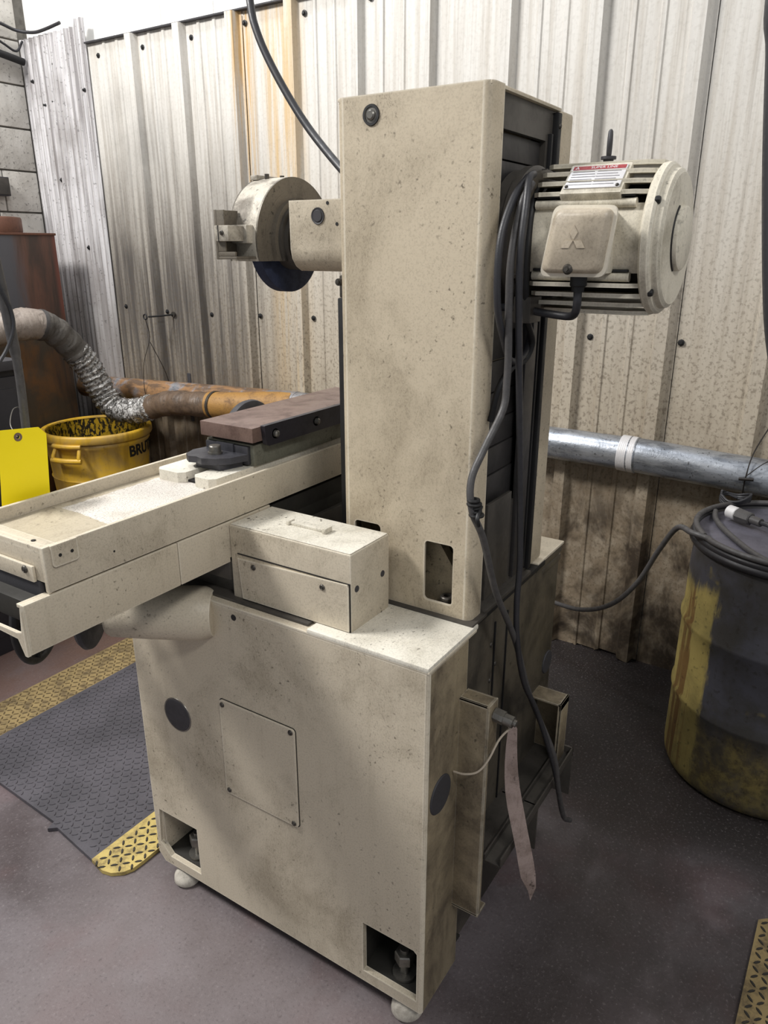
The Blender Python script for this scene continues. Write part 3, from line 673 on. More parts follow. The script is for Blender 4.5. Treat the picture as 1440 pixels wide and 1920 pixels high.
# terminal box on the side
m = MB(); m.box(.212, .262, -.178, -.092, 1.560, 1.655, .006); obj('terminal_box_body', m, 'motor', motor)
TB = [(-.183, 1.556), (-.194, 1.661), (-.093, 1.663), (-.075, 1.556)]
def inset(poly, r): # rounded quad
    out = []; n = len(poly)
    for i in range(n):
        p = Vector((*poly[i], 0)); a = (Vector((*poly[i-1], 0)) - p).normalized(); b = (Vector((*poly[(i+1) % n], 0)) - p).normalized()
        for k in range(6):
            t = k / 5; q = p + a * r * (1 - t) ** 2 + b * r * t ** 2; out.append((q.x, q.y))
    return out
def grow(poly, d):
    cx = sum(p[0] for p in poly) / 4; cy = sum(p[1] for p in poly) / 4
    sg = lambda v: 1 if v > 0 else -1
    return [(p[0] + d * sg(p[0] - cx), p[1] + d * sg(p[1] - cy)) for p in poly]
m = MB(); m.prism(inset(TB, .014), .203, .210, 'X'); obj('box_lid_flange', m, 'flange', motor)
m = MB(); outer = inset(grow(TB, -.005), .013); mid = inset(grow(TB, -.007), .013); top = inset(grow(TB, -.0125), .012); n = len(outer)
vs = [(.203, a, c) for a, c in outer] + [(.191, a, c) for a, c in mid] + [(.186, a, c) for a, c in top]
fs = [[j * n + i, j * n + (i + 1) % n, (j + 1) * n + (i + 1) % n, (j + 1) * n + i] for j in range(2) for i in range(n)] + [list(range(2 * n, 3 * n))]
m.add(vs, fs); obj('terminal_lid', m, 'lid', motor, 60)
LM = Matrix(((0, 0, -1, .1862), (-1, 0, 0, -.134), (0, 1, 0, 1.6105), (0, 0, 0, 1)))
diamonds(.0225, .0016, LM, 'raised_emblem', 'lid')
b = MB(); b.lathe([(.0, -.0075), (.003, -.0075), (.0032, -.004), (.0052, -.004), (.007, -.002), (.0085, .001)], (.186, -.128, 1.568), 'X', 16); obj('lid_screw', b, 'bolt', motor)
b = MB(); b.cyl((.226, -.134, 1.562), (.226, -.134, 1.540), .0135, n=20, ch=.002); b.cyl((.226, -.134, 1.541), (.226, -.134, 1.532), .010, n=20); obj('cable_gland', b, 'black', motor)
b = MB(); b.tube([(.226, -.134, 1.536), (.228, -.134, 1.515), (.24, -.128, 1.498), (.262, -.112, 1.490), (.272, -.085, 1.490), (.272, -.05, 1.494), (.262, -.02, 1.50), (.262, .02, 1.50)], .0068, 12); obj('motor_lead', b, 'cable_dk', motor)
# end shield and fan cap
b = MB(); b.lathe([(.09, -.218), (.114, -.220), (.1185, -.224), (.1185, -.234), (.115, -.238), (.110, -.239), (.108, -.248), (.102, -.2525), (.0, -.2545)], (ax, 0, az), 'Y', 64); es = obj('end_shield', b, 'motor', motor)
b = MB(); b.lathe([(0, -.264), (.046, -.2635), (.050, -.261), (.052, -.252)], (ax + .004, 0, az + .002), 'Y', 40, 0, 2 * PI); obj('end_cap', b, 'motor', motor)
b = MB(); b.lathe([(.050, -.2505), (.053, -.2555), (.056, -.2555), (.057, -.2505)], (ax + .004, 0, az + .002), 'Y', 30, math.radians(118), math.radians(245)); obj('cap_shadow_arc', b, 'black', motor)  # black arc standing in for the shadow beside the end cap
for a in (60, 150, 225, 330):
    r = math.radians(a); b = MB(); b.lathe([(0, -.242), (.005, -.242), (.006, -.239), (.006, -.235)], (ax + .1135 * math.cos(r), 0, az + .1135 * math.sin(r)), 'Y', 8); obj('shield_bolt', b, 'black', motor)
b = MB(); b.cyl((ax, -.125, 1.725), (ax, -.125, 1.740), .0085, n=16); b.cyl((ax, -.125, 1.739), (ax, -.125, 1.7435), .0125, n=16); b.lathe([(.0150 + .0038 * math.cos(2 * PI * i / 10), .0038 * math.sin(2 * PI * i / 10)) for i in range(11)], (0, 0, 0), 'Y', 28, mat=Matrix.Translation((ax, -.125, 1.7615)) @ Matrix.Rotation(math.radians(14), 4, 'Z') @ Matrix.Diagonal((1, 1, 1.25, 1))); obj('eye_bolt', b, 'plug', motor)
obj('mounting_lug', MB().box(.25, .30, -.045, -.012, 1.475, 1.52, .003).box(.40, .45, -.045, -.012, 1.475, 1.52, .003), 'slate2', motor)

# ---- wheel head
pf = [(.268, 1.690), (.268, 1.598), (.272, 1.578), (.284, 1.563), (.302, 1.5535), (.402, 1.5535), (.42, 1.563), (.432, 1.578), (.436, 1.598), (.436, 1.690)]
m = MB(); m.prism(pf, .31, .498, 'Y'); head = obj('spindle_housing', m, 'paint', G, 30)
b = MB(); b.lathe([(.012, -.0012), (.0155, -.0022), (.0165, .001)], (.268, .4245, 1.6595), 'X', 24); obj('plug_ring', b, 'plug', head)
b = MB(); b.lathe([(0, -.003), (.0105, -.003), (.0125, -.0005), (.0125, .001)], (.268, .4245, 1.6595), 'X', 24); obj('plug', b, 'plug', head)
for (y, z) in ((.400, 1.683), (.378, 1.644)): b = MB(); b.lathe([(0, -.0006), (.0035, -.0006), (.0035, .001)], (.268, y, z), 'X', 12); obj('small_hole', b, 'black', head)
ax2, R = .352, .130
gh = MB(); a_cut = math.asin((1.573 - az) / R)
def dprof(r, k=44):
    a = math.asin(max(-1, (1.573 - az) / r)); return [(ax2 + r * math.cos(a + (PI - 2 * a) * i / k), az + r * math.sin(a + (PI - 2 * a) * i / k)) for i in range(k + 1)]
gh.prism(dprof(R), .548, .552, 'Y'); guard_face = gh
gs = MB(); o1 = dprof(R); i1 = dprof(R - .004); n = len(o1)
vs = [(a, .550, c) for a, c in o1] + [(a, .628, c) for a, c in o1] + [(a, .550, c) for a, c in i1] + [(a, .628, c) for a, c in i1]
fs = [[i, i + 1, n + i + 1, n + i] for i in range(n - 1)] + [[2*n + i, 3*n + i, 3*n + i + 1, 2*n + i + 1] for i in range(n - 1)] + [[i, 2*n + i, 2*n + i + 1, i + 1] for i in range(n - 1)] + [[n + i, n + i + 1, 3*n + i + 1, 3*n + i] for i in range(n - 1)]
for e in (0, n - 1): fs.append([e, n + e, 3*n + e, 2*n + e])
gs.add(vs, fs); guard = obj('wheel_guard', gs, 'guard', G, 30)
obj('guard_front_plate', gh, 'guard_face', guard)
obj('guard_back_plate', MB().prism(dprof(R), .626, .630, 'Y'), 'guard_face', guard)
b = MB(); b.box(ax2 - .045, ax2 + .035, .615, .634, az + R - .006, az + R + .004, .002); obj('top_lip', b, 'guard', guard)
for x in (ax2 - .03, ax2 + .02): b = MB(); b.cyl((x, .60, az + R - .004), (x, .60, az + R + .006), .005, n=12); obj('guard_screw', b, 'bolt', guard)
for r, d in ((.104, .0015), (.088, .014), (.078, .022), (.070, .034), (.058, .052)):
    b = MB(); b.prism(dprof(r, 40), .549 - d, .5505, 'Y') if r > .06 else b.lathe([(0, .549 - d), (r - .002, .549 - d), (r, .551 - d), (r, .566)], (ax2, 0, az), 'Y', 48)
    # keep the hub inside the housing depth
    obj('hub_ring', b, 'guard_face' if r > .08 else 'slate2', guard)
b = MB(); b.lathe([(0, .566), (.100, .566), (.1045, .569), (.1045, .594), (.100, .597), (0, .597)], (ax2, 0, az - .001), 'Y', 64); obj('grinding_wheel', b, 'wheel', G)
# door hinge / coolant bracket on the left side of the guard
b = MB(); b.box(.168, .232, .606, .612, 1.577, 1.672, .001); b.box(.1685, .174, .560, .606, 1.5835, 1.592, .001); b.box(.1675, .235, .556, .6055, 1.5775, 1.583, .001); b.box(.1682, .172, .585, .6057, 1.5925, 1.6715, .001); brk = obj('guard_bracket', b, 'guard_face', G)
b = MB(); b.box(.160, .205, .568, .606, 1.612, 1.642, .002); b.box(.205, .24, .560, .604, 1.608, 1.644, .003); obj('clamp_block', b, 'guard', brk)
screw(brk, (.16, .585, 1.628), 'X', .005, .004)
obj('clamp_slit', MB().box(.1595, .161, .594, .596, 1.612, 1.642, 0), 'black', brk)
b = MB(); b.box(.248, .452, .323, .366, .985, 1.505, .003); wc = obj('front_way_cover', b, 'black', G)
b = MB(); b.box(.258, .30, .330, .368, 1.505, 1.548, .003); b.cyl((.250, .352, 1.536), (.232, .352, 1.536), .007, n=12); b.lathe([(0, -.004), (.004, -.003), (.004, 0)], (.232, .352, 1.536), 'X', 8); obj('cover_clamp', b, 'bolt', wc)

# ---- saddle and table
m = MB(); m.box(.050, .70, .50, .76, .899, .935, .003); m.box(.03, .69, .50, .74, .935, .99, .003); obj('saddle_ways', m, 'slate2', G)
m = MB(); m.box(-.405, 1.12, .512, .725, 1.018, 1.058, .002); m.box(-.36, 1.08, .512, .725, .985, 1.02, .002); m.box(-.43, 1.12, .640, .725, 1.0, 1.02, .002)
sad = obj('saddle', m, 'void', G)
for (xa, xb) in ((-.4238, -.1045), (-.1025, .165)):
    m = MB(); m.box(xa, xb, .500, .509, .977, 1.066, .0018); m.box(xa + .001, xb - .001, .508, .520, 1.059, 1.0654, .001); sp = obj('skirt_panel', m, 'paint', sad)
m = MB(); m.prism([(.500, .977), (.507, .977), (.520, 1.005), (.60, 1.008), (.725, 1.008), (.725, 1.014), (.52, 1.016), (.507, 1.02), (.500, 1.066)], -.430, -.424, 'X'); obj('end_flange', m, 'paint', sad)
obj('end_recess', MB().box(-.372, -.366, .515, .72, 1.03, 1.085, .001), 'black', sad)
m = MB(); tx0, tx1 = -.377, 1.09
m.box(tx0, tx1, .500, .508, 1.069, 1.148, .002); m.box(tx0, tx1, .728, .737, 1.069, 1.153, .002); m.box(tx0 + .003, tx1 - .003, .505, .73, 1.108, 1.126, .001); m.box(tx0 + .0008, tx0 + .012, .5035, .7335, 1.086, 1.1465, .001)
m.box(tx1 - .011, tx1 - .001, .503, .733, 1.07, 1.146, .002); m.box(tx0 + .0016, tx0 + .03, .504, .733, 1.138, 1.1472, .001)
table = obj('table', m, 'paint', G)
obj('table_floor', MB().box(tx0 + .03, tx1 - .012, .509, .727, 1.126, 1.1285, .0005), 'tray', table)
pb = MB().prism(rrect(-.365, -.316, 1.111, 1.1485, .006, corners=(1, 1, 0, 0)), .4955, .501, 'Y'); bpl = obj('corner_bracket', pb, 'paint', table)
for x in (-.350, -.328): b = MB(); b.lathe([(0, -.0006), (.003, -.0006), (.003, .001)], (x, .4955, 1.129), 'Y', 10); obj('bracket_hole', b, 'black', table)
for (x, y) in ((-.362, .545), (-.362, .66)): b = MB(); b.lathe([(0, .0006), (.004, .0006), (.004, -.001)], (x, y, 1.148), 'Z', 10); obj('top_hole', b, 'black', table)
e = obj('end_plate', MB().box(tx0 - .006, tx0, .528, .715, 1.084, 1.112, .002), 'paint', table); screw(table, (tx0 - .006, .547, 1.104), 'X', .007, .004)
obj('wiper', MB().box(tx0 - .002, tx0 + .02, .520, .722, 1.052, 1.085, .003), 'plug', table)
b = MB(); b.lathe([(0, -.0006), (.002, -.0006), (.002, .001)], (-.245, .500, 1.098), 'Y', 8); obj('small_hole', b, 'black', table)
# dusty layer in the tray
m = MB(); NX, NY = 70, 26; vs = []; hh = lambda i, j: 0
for i in range(NX + 1):
    for j in range(NY + 1):
        x = -.215 + .40 * i / NX; y = .512 + .213 * j / NY
        e = min(1, i / 5, (NX - i) / 3 + .3, j / 3 + .4, (NY - j) / 8); vs.append((x + .12 * max(0, (NY*.6 - j)) / NY * (1 - i / NX) * -.2, y, 1.1275 + max(0, e) * (.0026 + random.uniform(-.0002, .0004))))
m.add(vs, [[i * (NY + 1) + j, (i + 1) * (NY + 1) + j, (i + 1) * (NY + 1) + j + 1, i * (NY + 1) + j + 1] for i in range(NX) for j in range(NY)])
du2 = obj('grinding_dust', m, 'dust', table, 60); du2['kind'] = 'stuff'
# raised T-slot bed and chuck
m = MB()
for (ya, yb) in ((.530, .592), (.620, .700)):
    m.prism([(.040, ya), (.028, ya + .012), (.028, yb - .012), (.040, yb), (1.0, yb), (1.0, ya)], 1.126, 1.152, 'Z')
obj('t_slot_bed', m, 'paint_top', table, 30)
obj('t_slot', MB().box(.045, 1.0, .592, .620, 1.127, 1.135, .001), 'black', table)
m = MB(); m.box(.150, .615, .524, .664, 1.152, 1.200, .003); ch = obj('magnetic_chuck', m, 'chuck_side', G)
obj('chuck_neck', MB().box(.158, .60, .532, .655, 1.199, 1.210, .001), 'black', ch)
obj('chuck_face', MB().box(.137, .640, .514, .668, 1.208, 1.240, .002), 'chuck', ch)
m = MB(); m.prism([(.163, 1.2415), (.168, 1.201), (.176, 1.197), (.640, 1.197), (.640, 1.2425), (.165, 1.2425)], .502, .5135, 'Y'); obj('side_rail', m, 'dark_fence', ch)
for x in (.197, .342, .487): b = MB(); b.lathe([(0, -.008), (.004, -.0085), (.0075, -.006), (.008, 0), (.011, .0), (.011, .001)], (x, .502, 1.220), 'Y', 16); obj('rail_bolt', b, 'steel', ch)
m = MB(); m.box(.142, .152, .535, .66, 1.156, 1.196, .002).box(.139, .144, .575, .625, 1.165, 1.198, .001); obj('chuck_end_plate', m, 'steel_dk', ch)
m = MB(); m.prism([(.078, .655), (.066, .636), (.072, .618), (.066, .598), (.078, .570), (.10, .548), (.142, .535), (.150, .545), (.150, .660), (.11, .668)], 1.166, 1.180, 'Z')
m.prism([(.085, .635), (.085, .565), (.14, .550), (.14, .65)], 1.152, 1.167, 'Z'); clamp = obj('clamp_plate', m, 'steel_dk', ch)
b = MB(); b.lathe([(0, .018), (.0115, .018), (.013, .016), (.013, .004), (.016, .004), (.016, 0), (0, 0)], (.113, .603, 1.180), 'Z', 20); obj('clamp_bolt', b, 'steel', ch)

# ---- table drive box standing on the base
m = MB(); m.box(.034, .169, .191, .499, .8945, 1.061, .005); db = obj('drive_box', m, 'paint', G)
obj('box_top_skin', MB().box(.037, .166, .194, .496, 1.0608, 1.0625, .0006), 'paint_top', db)
m = MB(); m.prism([(.1945, .902), (.1945, .995), (.1975, 1.0005), (.476, .992), (.468, .902)], .0295, .036, 'X'); obj('side_cover', m, 'paint', db)
for (y, z) in ((.433, .981), (.256, .982)): screw(db, (.0295, y, z), 'X', .0065, .003)
obj('cover_gap', MB().box(.0325, .0345, .1925, .4785, 1.0, 1.0022, 0).box(.0325, .0345, .1925, .1945, .9, 1.0, 0).box(.0325, .0345, .1925, .47, .899, .902, 0), 'black', db)
m = MB(); m.box(.098, .110, .300, .392, 1.0625, 1.0685, .0015); m.box(.092, .116, .293, .302, 1.0625, 1.0735, .002); m.box(.094, .114, .388, .395, 1.0625, 1.071, .001); obj('latch_bar', m, 'paint_top', db)
for (x, z) in ((.143, .984), (.053, .986)): b = MB(); b.lathe([(0, -.0012), (.0065, -.0012), (.007, .0005)], (x, .191, z), 'Y', 16); obj('hole_plug', b, 'plug', db)

# ---- handwheel drive hanging under the table end
d = Vector((-.54, .842, 0)).normalized(); o0 = Vector((.012, .560, .850))
m = MB(); q = d.to_track_quat('Z', 'Y').to_matrix().to_4x4(); mm = Matrix.Translation(o0) @ q
m.lathe([(0, -.02), (.050, -.015), (.0585, 0.005), (.060, .03), (.057, .12), (.052, .205), (.047, .2135), (0, .2135)], n=40, mat=mm); hd = obj('drive_housing', m, 'paint', G, 50)
m = MB(); m.lathe([(0, .21), (.026, .21), (.026, .235), (.022, .238), (.020, .39), (0, .39)], n=24, mat=mm); obj('drive_shaft', m, 'cast', hd)
m = MB(); m.lathe([(0, .245), (.070, .245), (.078, .250), (.080, .258), (.074, .266), (.04, .262), (.04, .30), (.036, .335), (0, .335)], n=40, mat=mm); obj('pulley', m, 'plug', hd)
m = MB(); m.torus((0, 0, .372), .103, .0085, 'Z', 48, 12); m.lathe([(0, .36), (.03, .36), (.03, .385), (0, .385)], n=24)
for k in range(5):
    a = k * 2 * PI / 5; m.cyl((.02 * math.cos(a), .02 * math.sin(a), .372), (.1 * math.cos(a), .1 * math.sin(a), .372), .008, n=10)
m.lathe([(.02, .3735), (.099, .371), (.099, .375), (.02, .379)], n=40)
m.v = [tuple(mm @ Vector(p)) for p in m.v]; obj('handwheel', m, 'black', hd)
# ---- cross-feed handwheel beyond the chuck
m = MB(); m.lathe([(0, .93), (.094, .93), (.105, .936), (.108, .946), (.105, .956), (.09, .960), (0, .955)], (.59, 0, 1.075), 'Y', 48); m.cyl((.59, .72, 1.075), (.59, .935, 1.075), .02); hw2 = obj('handwheel', m, 'plug', G)
m = MB(); m.box(.55, .63, .735, .80, .93, 1.12, .005); obj('feed_bracket', m, 'paint', G)

# ---- sheet metal boxes and tray on the grimy side of the base
m = MB(); m.box(.125, .129, -.060, .001, .248, .773, .001); m.box(.125, .165, -.062, .001, .768, .773, .001); m.box(.125, .165, -.064, -.060, .66, .773, .001)
m.box(.125, .165, -.062, .001, .246, .252, .001); m.box(.162, .165, -.062, .001, .66, .773, .001); m.box(.129, .137, -.0625, -.058, .25, .66, .001)
cb = obj('cable_box', m, 'paint_dirty', G)
obj('inner_panel', MB().box(.135, .300, .012, .020, .22, .66, .001), 'rust', cb)
m = MB(); 
for i in range(5): m.box(.18 + i * .012, .184 + i * .012, -.002, .012, .26, .36, .001)
obj('inner_louvre', m, 'slate2', cb)
m = MB(); m.cyl((.150, -.064, .745), (.150, -.085, .742), .014, n=8); m.cyl((.150, -.083, .742), (.150, -.104, .740), .0115, n=20); m.cyl((.150, -.104, .740), (.150, -.110, .739), .007, n=12); obj('conduit_fitting', m, 'steel', cb)
m = MB(); x0, x1 = .585, .645
m.box(x0, x1, -.058, .03, .509, .514, .001); m.box(x0, x0 + .004, -.058, -.050, .335, .514, .001); m.box(x1 - .003, x1, -.058, .03, .335, .514, .001); m.box(x0, x1, .026, .03, .335, .514, .001); m.box(x0, x1, -.058, -.053, .495, .514, .001); m.box(x0, x1, -.058, -.054, .335, .514, .001)
b2 = obj('open_box', m, 'paint_dirty', G); pass
m = MB(); m.box(.20, .66, -.075, .028, .325, .330, .001); m.box(.20, .66, -.078, -.074, .325, .35, .001); m.box(.20, .66, -.04, -.036, .33, .345, .001); m.box(.655, .66, -.078, .03, .2, .35, .001)
m.box(.42, .426, -.075, .02, .2, .33, .001); obj('cable_tray', m, 'slate2', G)

# ================================================================= LOOSE THINGS ON / AROUND THE MACHINE
def cable(name, pts, r, mat, label, cat='cable', group=None):
    m = MB(); m.tube(pts, r, 12, 6); return tag(obj(name, m, mat, loc=pts[0]), label, cat, group)
A = [(.235, -.040, 1.70), (.212, -.032, 1.66), (.190, -.030, 1.58), (.192, -.030, 1.50), (.200, -.030, 1.432), (.200, -.030, 1.378), (.190, -.030, 1.333), (.146, -.018, 1.270), (.112, -.012, 1.221), (.104, -.020, 1.169), (.133, -.030, 1.11), (.203, -.030, .976), (.306, -.035, .824), (.401, -.040, .642), (.460, -.088, .465), (.505, -.095, .33), (.570, -.095, .200), (.615, -.10, .155)]
pw = thing('power_cable', 'light grey taped cable bowing out past the column edge down to the tray', 'cable', A[0])
m = MB(); m.tube(A, .0066, 12, 6); obj('sheath', m, 'cable', pw)
m = MB(); 
for k in range(5): m.torus((.106 + .0015 * k, -.021 - .001 * k, 1.188 - .007 * k), .0085 + .002 * math.sin(k * 2), .0036, 'Z', 18, 8)
m.tube([(.118, -.03, 1.175), (.095, -.035, 1.16), (.10, -.035, 1.145)], .004, 8); obj('tape_knot', m, 'black', pw)
B = [(.268, -.028, 1.715), (.232, -.036, 1.705), (.205, -.044, 1.66), (.190, -.046, 1.587), (.204, -.044, 1.485), (.234, -.042, 1.334), (.263, -.040, 1.187), (.290, -.040, 1.014), (.293, -.038, .92), (.303, -.040, .831), (.345, -.045, .708), (.405, -.06, .60), (.46, -.085, .45), (.50, -.095, .345)]
cable('control_cable', B, .0062, 'cable_dk', 'dark cable hanging straight down in front of the slideway from the motor ring')
cable('looped_cable', [(.26, -.022, 1.71), (.215, -.02, 1.68), (.178, -.018, 1.628), (.166, -.018, 1.571), (.174, -.018, 1.503), (.205, -.018, 1.45), (.245, -.016, 1.41), (.299, -.018, 1.415), (.335, -.014, 1.455), (.35, -.005, 1.482)], .0062, 'cable_dk', 'dark cable looped round the left side of the motor ring')
cable('looped_cable', [(.30, -.030, 1.70), (.262, -.032, 1.665), (.248, -.034, 1.612), (.250, -.034, 1.535), (.275, -.03, 1.479), (.315, -.026, 1.437), (.305, -.018, 1.405), (.265, -.010, 1.395), (.235, .0, 1.36), (.228, .01, 1.30)], .0060, 'black', 'black cable looped behind the terminal box under the motor')
# strap from ceiling to column top
cable('overhead_cable', [(.85, 1.12, 2.75), (.80, 1.06, 2.42), (.76, 1.01, 2.22), (.75, .982, 2.143), (.75, .935, 2.057), (.75, .858, 1.949), (.74, .775, 1.862), (.70, .64, 1.76), (.62, .48, 1.69), (.56, .36, 1.66), (.54, .325, 1.65)], .0105, 'cable_dk', 'thick dark cable swooping down from the ceiling to behind the column')
cable('hanging_hose', [(1.22, -.245, 2.75), (1.2, -.225, 2.188), (1.2, -.243, 2.035), (1.2, -.272, 1.803), (1.2, -.310, 1.554), (1.2, -.340, 1.397), (1.2, -.374, 1.29), (1.19, -.43, 1.20), (1.2, -.55, 1.15), (1.22, -.7, 1.16)], .031, 'cable_dk', 'thick dark hose hanging down the right edge of the picture', 'hose')
# paper tag hung from the conduit fitting, string and zip tie
tp = thing('paper_tag', 'soiled long paper tag hanging from the fitting beside the dirty sheet metal box', 'tag', (.155, -.10, .72))
m = MB(); rows = 12; vs = []
for i in range(rows + 1):
    t_ = i / rows; z = .690 - .475 * t_; cx = .218 + .050 * t_ ; wv = .012 * math.sin(t_ * 5); w_ = .009 + .013 * min(1, t_ * 2.2); w_ *= 1 if t_ < .9 else (1.02 - t_) * 8.5
    for s_ in (-1, 0, 1): vs.append((cx + s_ * w_ * .55, -.078 - .034 * t_ + wv - s_ * w_ * .75, z - .015 * s_))
n = len(vs); vs2 = [(a + .0006, b_ + .0004, c_) for a, b_, c_ in vs]; fs = []
for i in range(rows):
    for j in range(2): a = i * 3 + j; fs += [[a, a + 1, a + 4, a + 3], [n + a, n + a + 3, n + a + 4, n + a + 1]]
for i in range(rows): a = i * 3; fs += [[a, a + 3, n + a + 3, n + a], [a + 2, n + a + 2, n + a + 5, a + 5]]
m.add(vs + vs2, fs); obj('card', m, 'tag_p', tp)
m = MB(); m.tube([(.150, -.106, .738), (.175, -.09, .72), (.205, -.070, .695)], .0016, 6); obj('string', m, 'white_cord', tp)
cable('zip_tie', [(.155, -.098, .725), (.138, -.082, .70), (.118, -.070, .66), (.105, -.055, .635), (.100, -.03, .622), (.103, -.004, .615)], .0022, 'white_cord', 'pale zip tie tail sticking out from the conduit fitting across the box', 'zip tie')
# yellow auction tag and the drop cord it hangs on
dc = thing('drop_cord', 'grey drop cord coming down at the left edge behind the yellow tag', 'cord', (-.16, .85, 1.2))
m = MB(); m.tube([(-.20, .87, 2.2), (-.178, .855, 1.75), (-.163, .85, 1.538), (-.158, .85, 1.449), (-.155, .85, 1.367), (-.159, .85, 1.261), (-.164, .85, 1.15), (-.17, .84, 1.0), (-.19, .80, .93)], lambda t_, L: .0085 if t_ > .45 else .0105, 12); obj('sheath', m, 'cable', dc)
m = MB(); m.tube([(-.188, .845, 1.62), (-.172, .835, 1.529), (-.160, .835, 1.49), (-.160, .835, 1.455), (-.175, .84, 1.42), (-.20, .84, 1.39)], .0035, 8); obj('thin_lead', m, 'cable_dk', dc)
m = MB(); m.tube([(-.148, .86, 1.42), (-.145, .87, 1.36), (-.125, .90, 1.30), (-.10, .93, 1.24), (-.07, .95, 1.19)], .0022, 8); obj('stray_wire', m, 'black', dc)
yt = thing('hanging_tag', 'bright yellow blank card tag with a reinforced eyelet behind the table rim', 'tag', (-.22, .765, 1.21))
m = MB(); pts = [(-.286, 1.138), (-.186, 1.138), (-.174, 1.261), (-.188, 1.2765), (-.268, 1.285)]
m.plate(pts, [circ(-.232, 1.266, .0035, 16)], .760, .7606, 'Y'); obj('card', m, 'tag_y', yt)
b = MB(); b.lathe([(.0035, -.0008), (.005, -.0016), (.0078, -.0012), (.0082, 0)], (-.232, .760, 1.266), 'Y', 24); obj('eyelet', b, 'chuck', yt)
m = MB(); m.tube([(-.232, .762, 1.266), (-.225, .79, 1.285), (-.19, .835, 1.30), (-.165, .858, 1.30), (-.155, .85, 1.295)], .0009, 6); obj('tie_wire', m, 'steel', yt)

# ================================================================= DRUM
dcx, dcy = 1.36, -.475
dr = thing('drum', 'grey drum with yellow paint drips standing by the wall at the right', 'drum', (dcx, dcy, 0))
m = MB(); pr = [(0, .002), (.262, .002), (.276, .010), (.283, .03)]
for z in [.05, .10, .2, .255]: pr.append((.285, z))
pr += [(.290, .268), (.290, .276), (.285, .29), (.285, .50), (.291, .515), (.291, .525), (.285, .54), (.284, .70), (.281, .755), (.276, .768), (0, .768)]
m.lathe(pr, (dcx, dcy, 0), 'Z', 96); obj('barrel', m, 'drum', dr, 50)
m = MB(); m.lathe([(.270, .762), (.292, .764), (.298, .772), (.298, .780), (.292, .786), (.294, .792), (.291, .800), (.284, .803), (.277, .798), (.274, .786)], (dcx, dcy, 0), 'Z', 96); obj('locking_ring', m, 'drum_ring', dr, 50)
m = MB(); m.lathe([(.277, .795), (.268, .786), (.258, .783), (.235, .785), (.22, .789), (.12, .787), (0, .788), (0, .780), (.277, .780)], (dcx, dcy, 0), 'Z', 96); obj('lid', m, 'drum_lid', dr, 50)
ring_pts = lambda a0, a1, r, z, n=16: [(dcx + r * math.cos(math.radians(a0 + (a1 - a0) * i / n)), dcy + r * math.sin(math.radians(a0 + (a1 - a0) * i / n)), z) for i in range(n + 1)]
P1 = [(1.74, .62, .27), (1.66, .46, .262), (1.60, .334, .277), (1.52, .191, .315), (1.44, .065, .404), (1.375, -.030, .537), (1.31, -.10, .697), (1.255, -.155, .800)]
cable('extension_cord', P1 + [(1.20, -.205, .812)] + ring_pts(128, 225, .287, .811) , .0085, 'cable', 'grey cord climbing from behind the grinder and lying along the front rim of the drum', 'cord')
cable('extension_cord', [(1.205, -.24, .808)] + ring_pts(120, 20, .283, .812)[1:], .0085, 'cable', 'grey cord lying along the back rim of the drum', 'cord')
cable('rubber_cord', [(1.46, -.225, .806), (1.41, -.235, .800), (1.345, -.262, .798), (1.27, -.305, .798), (1.18, -.365, .798), (1.11, -.43, .800), (1.06, -.50, .81), (1.05, -.58, .80)], .0082, 'cable', 'grey cord crossing the dusty drum lid towards the viewer', 'cord')
pl = thing('cord_connector', 'white and grey cord connector lying on the drum lid', 'plug', (1.38, -.33, .79))
dv = Vector((-.35, -.55, .0)).normalized(); p0 = Vector((1.445, -.265, .818))
m = MB(); m.cyl(p0, p0 + dv * .035, .021, n=24, ch=.003); obj('white_ring', m, 'plate', pl)
m = MB(); m.cyl(p0 + dv * .034, p0 + dv * .085, .0225, .020, n=8, ch=.003); m.cyl(p0 + dv * .084, p0 + dv * .12, .013, n=16); obj('body', m, 'cable', pl)
m = MB(); m.tube([tuple(p0 + dv * .118), tuple(p0 + dv * .15), (1.34, -.42, .80), (1.36, -.47, .799), (1.42, -.45, .799), (1.45, -.38, .80)], .007, 10); obj('lead', m, 'cable_dk', pl)
m = MB()
for k in range(4): 
    a = k * .7; m.tube([(1.585 + .035 * math.cos(a + t_ * .7) * (1 + .1 * k), -.262 + .045 * math.sin(a + t_ * .7), .812 + .006 * k + .01 * math.sin(t_ * 1.3 + k)) for t_ in range(9)], .004, 8)
tag(obj('cable_coil', m, 'cable_dk', loc=(1.58, -.26, .81)), 'small tangled coil of dark wire at the back of the drum lid', 'cable')

# ================================================================= TRASH CAN AND FLEX DUCT
cx, cy = 1.472, 2.885
tc = thing('trash_can', 'yellow plastic trash can with lettering standing under the foil hose', 'trash can', (cx, cy, 0))
m = MB(); m.lathe([(0, .004), (.205, .004), (.215, .012), (.250, .44), (.255, .452), (.250, .46), (.262, .62), (.268, .628), (.268, .640), (.264, .645), (.264, .668)], (cx, cy, 0), 'Z', 80); obj('bin_wall', m, 'can', tc, 50)
m = MB(); m.lathe([(.0, .012), (.20, .012), (.257, .66), (.258, .69)], (cx, cy, 0), 'Z', 80); obj('bin_lining', m, 'can_in', tc, 50)
m = MB(); m.lathe([(.262, .655), (.280, .655), (.284, .662), (.284, .688), (.280, .696), (.268, .699), (.258, .695), (.256, .688)], (cx, cy, 0), 'Z', 80); obj('rim', m, 'can', tc, 50)
def on_can(a, z, r): a = math.radians(a); return (cx + r * math.cos(a), cy + r * math.sin(a), z)
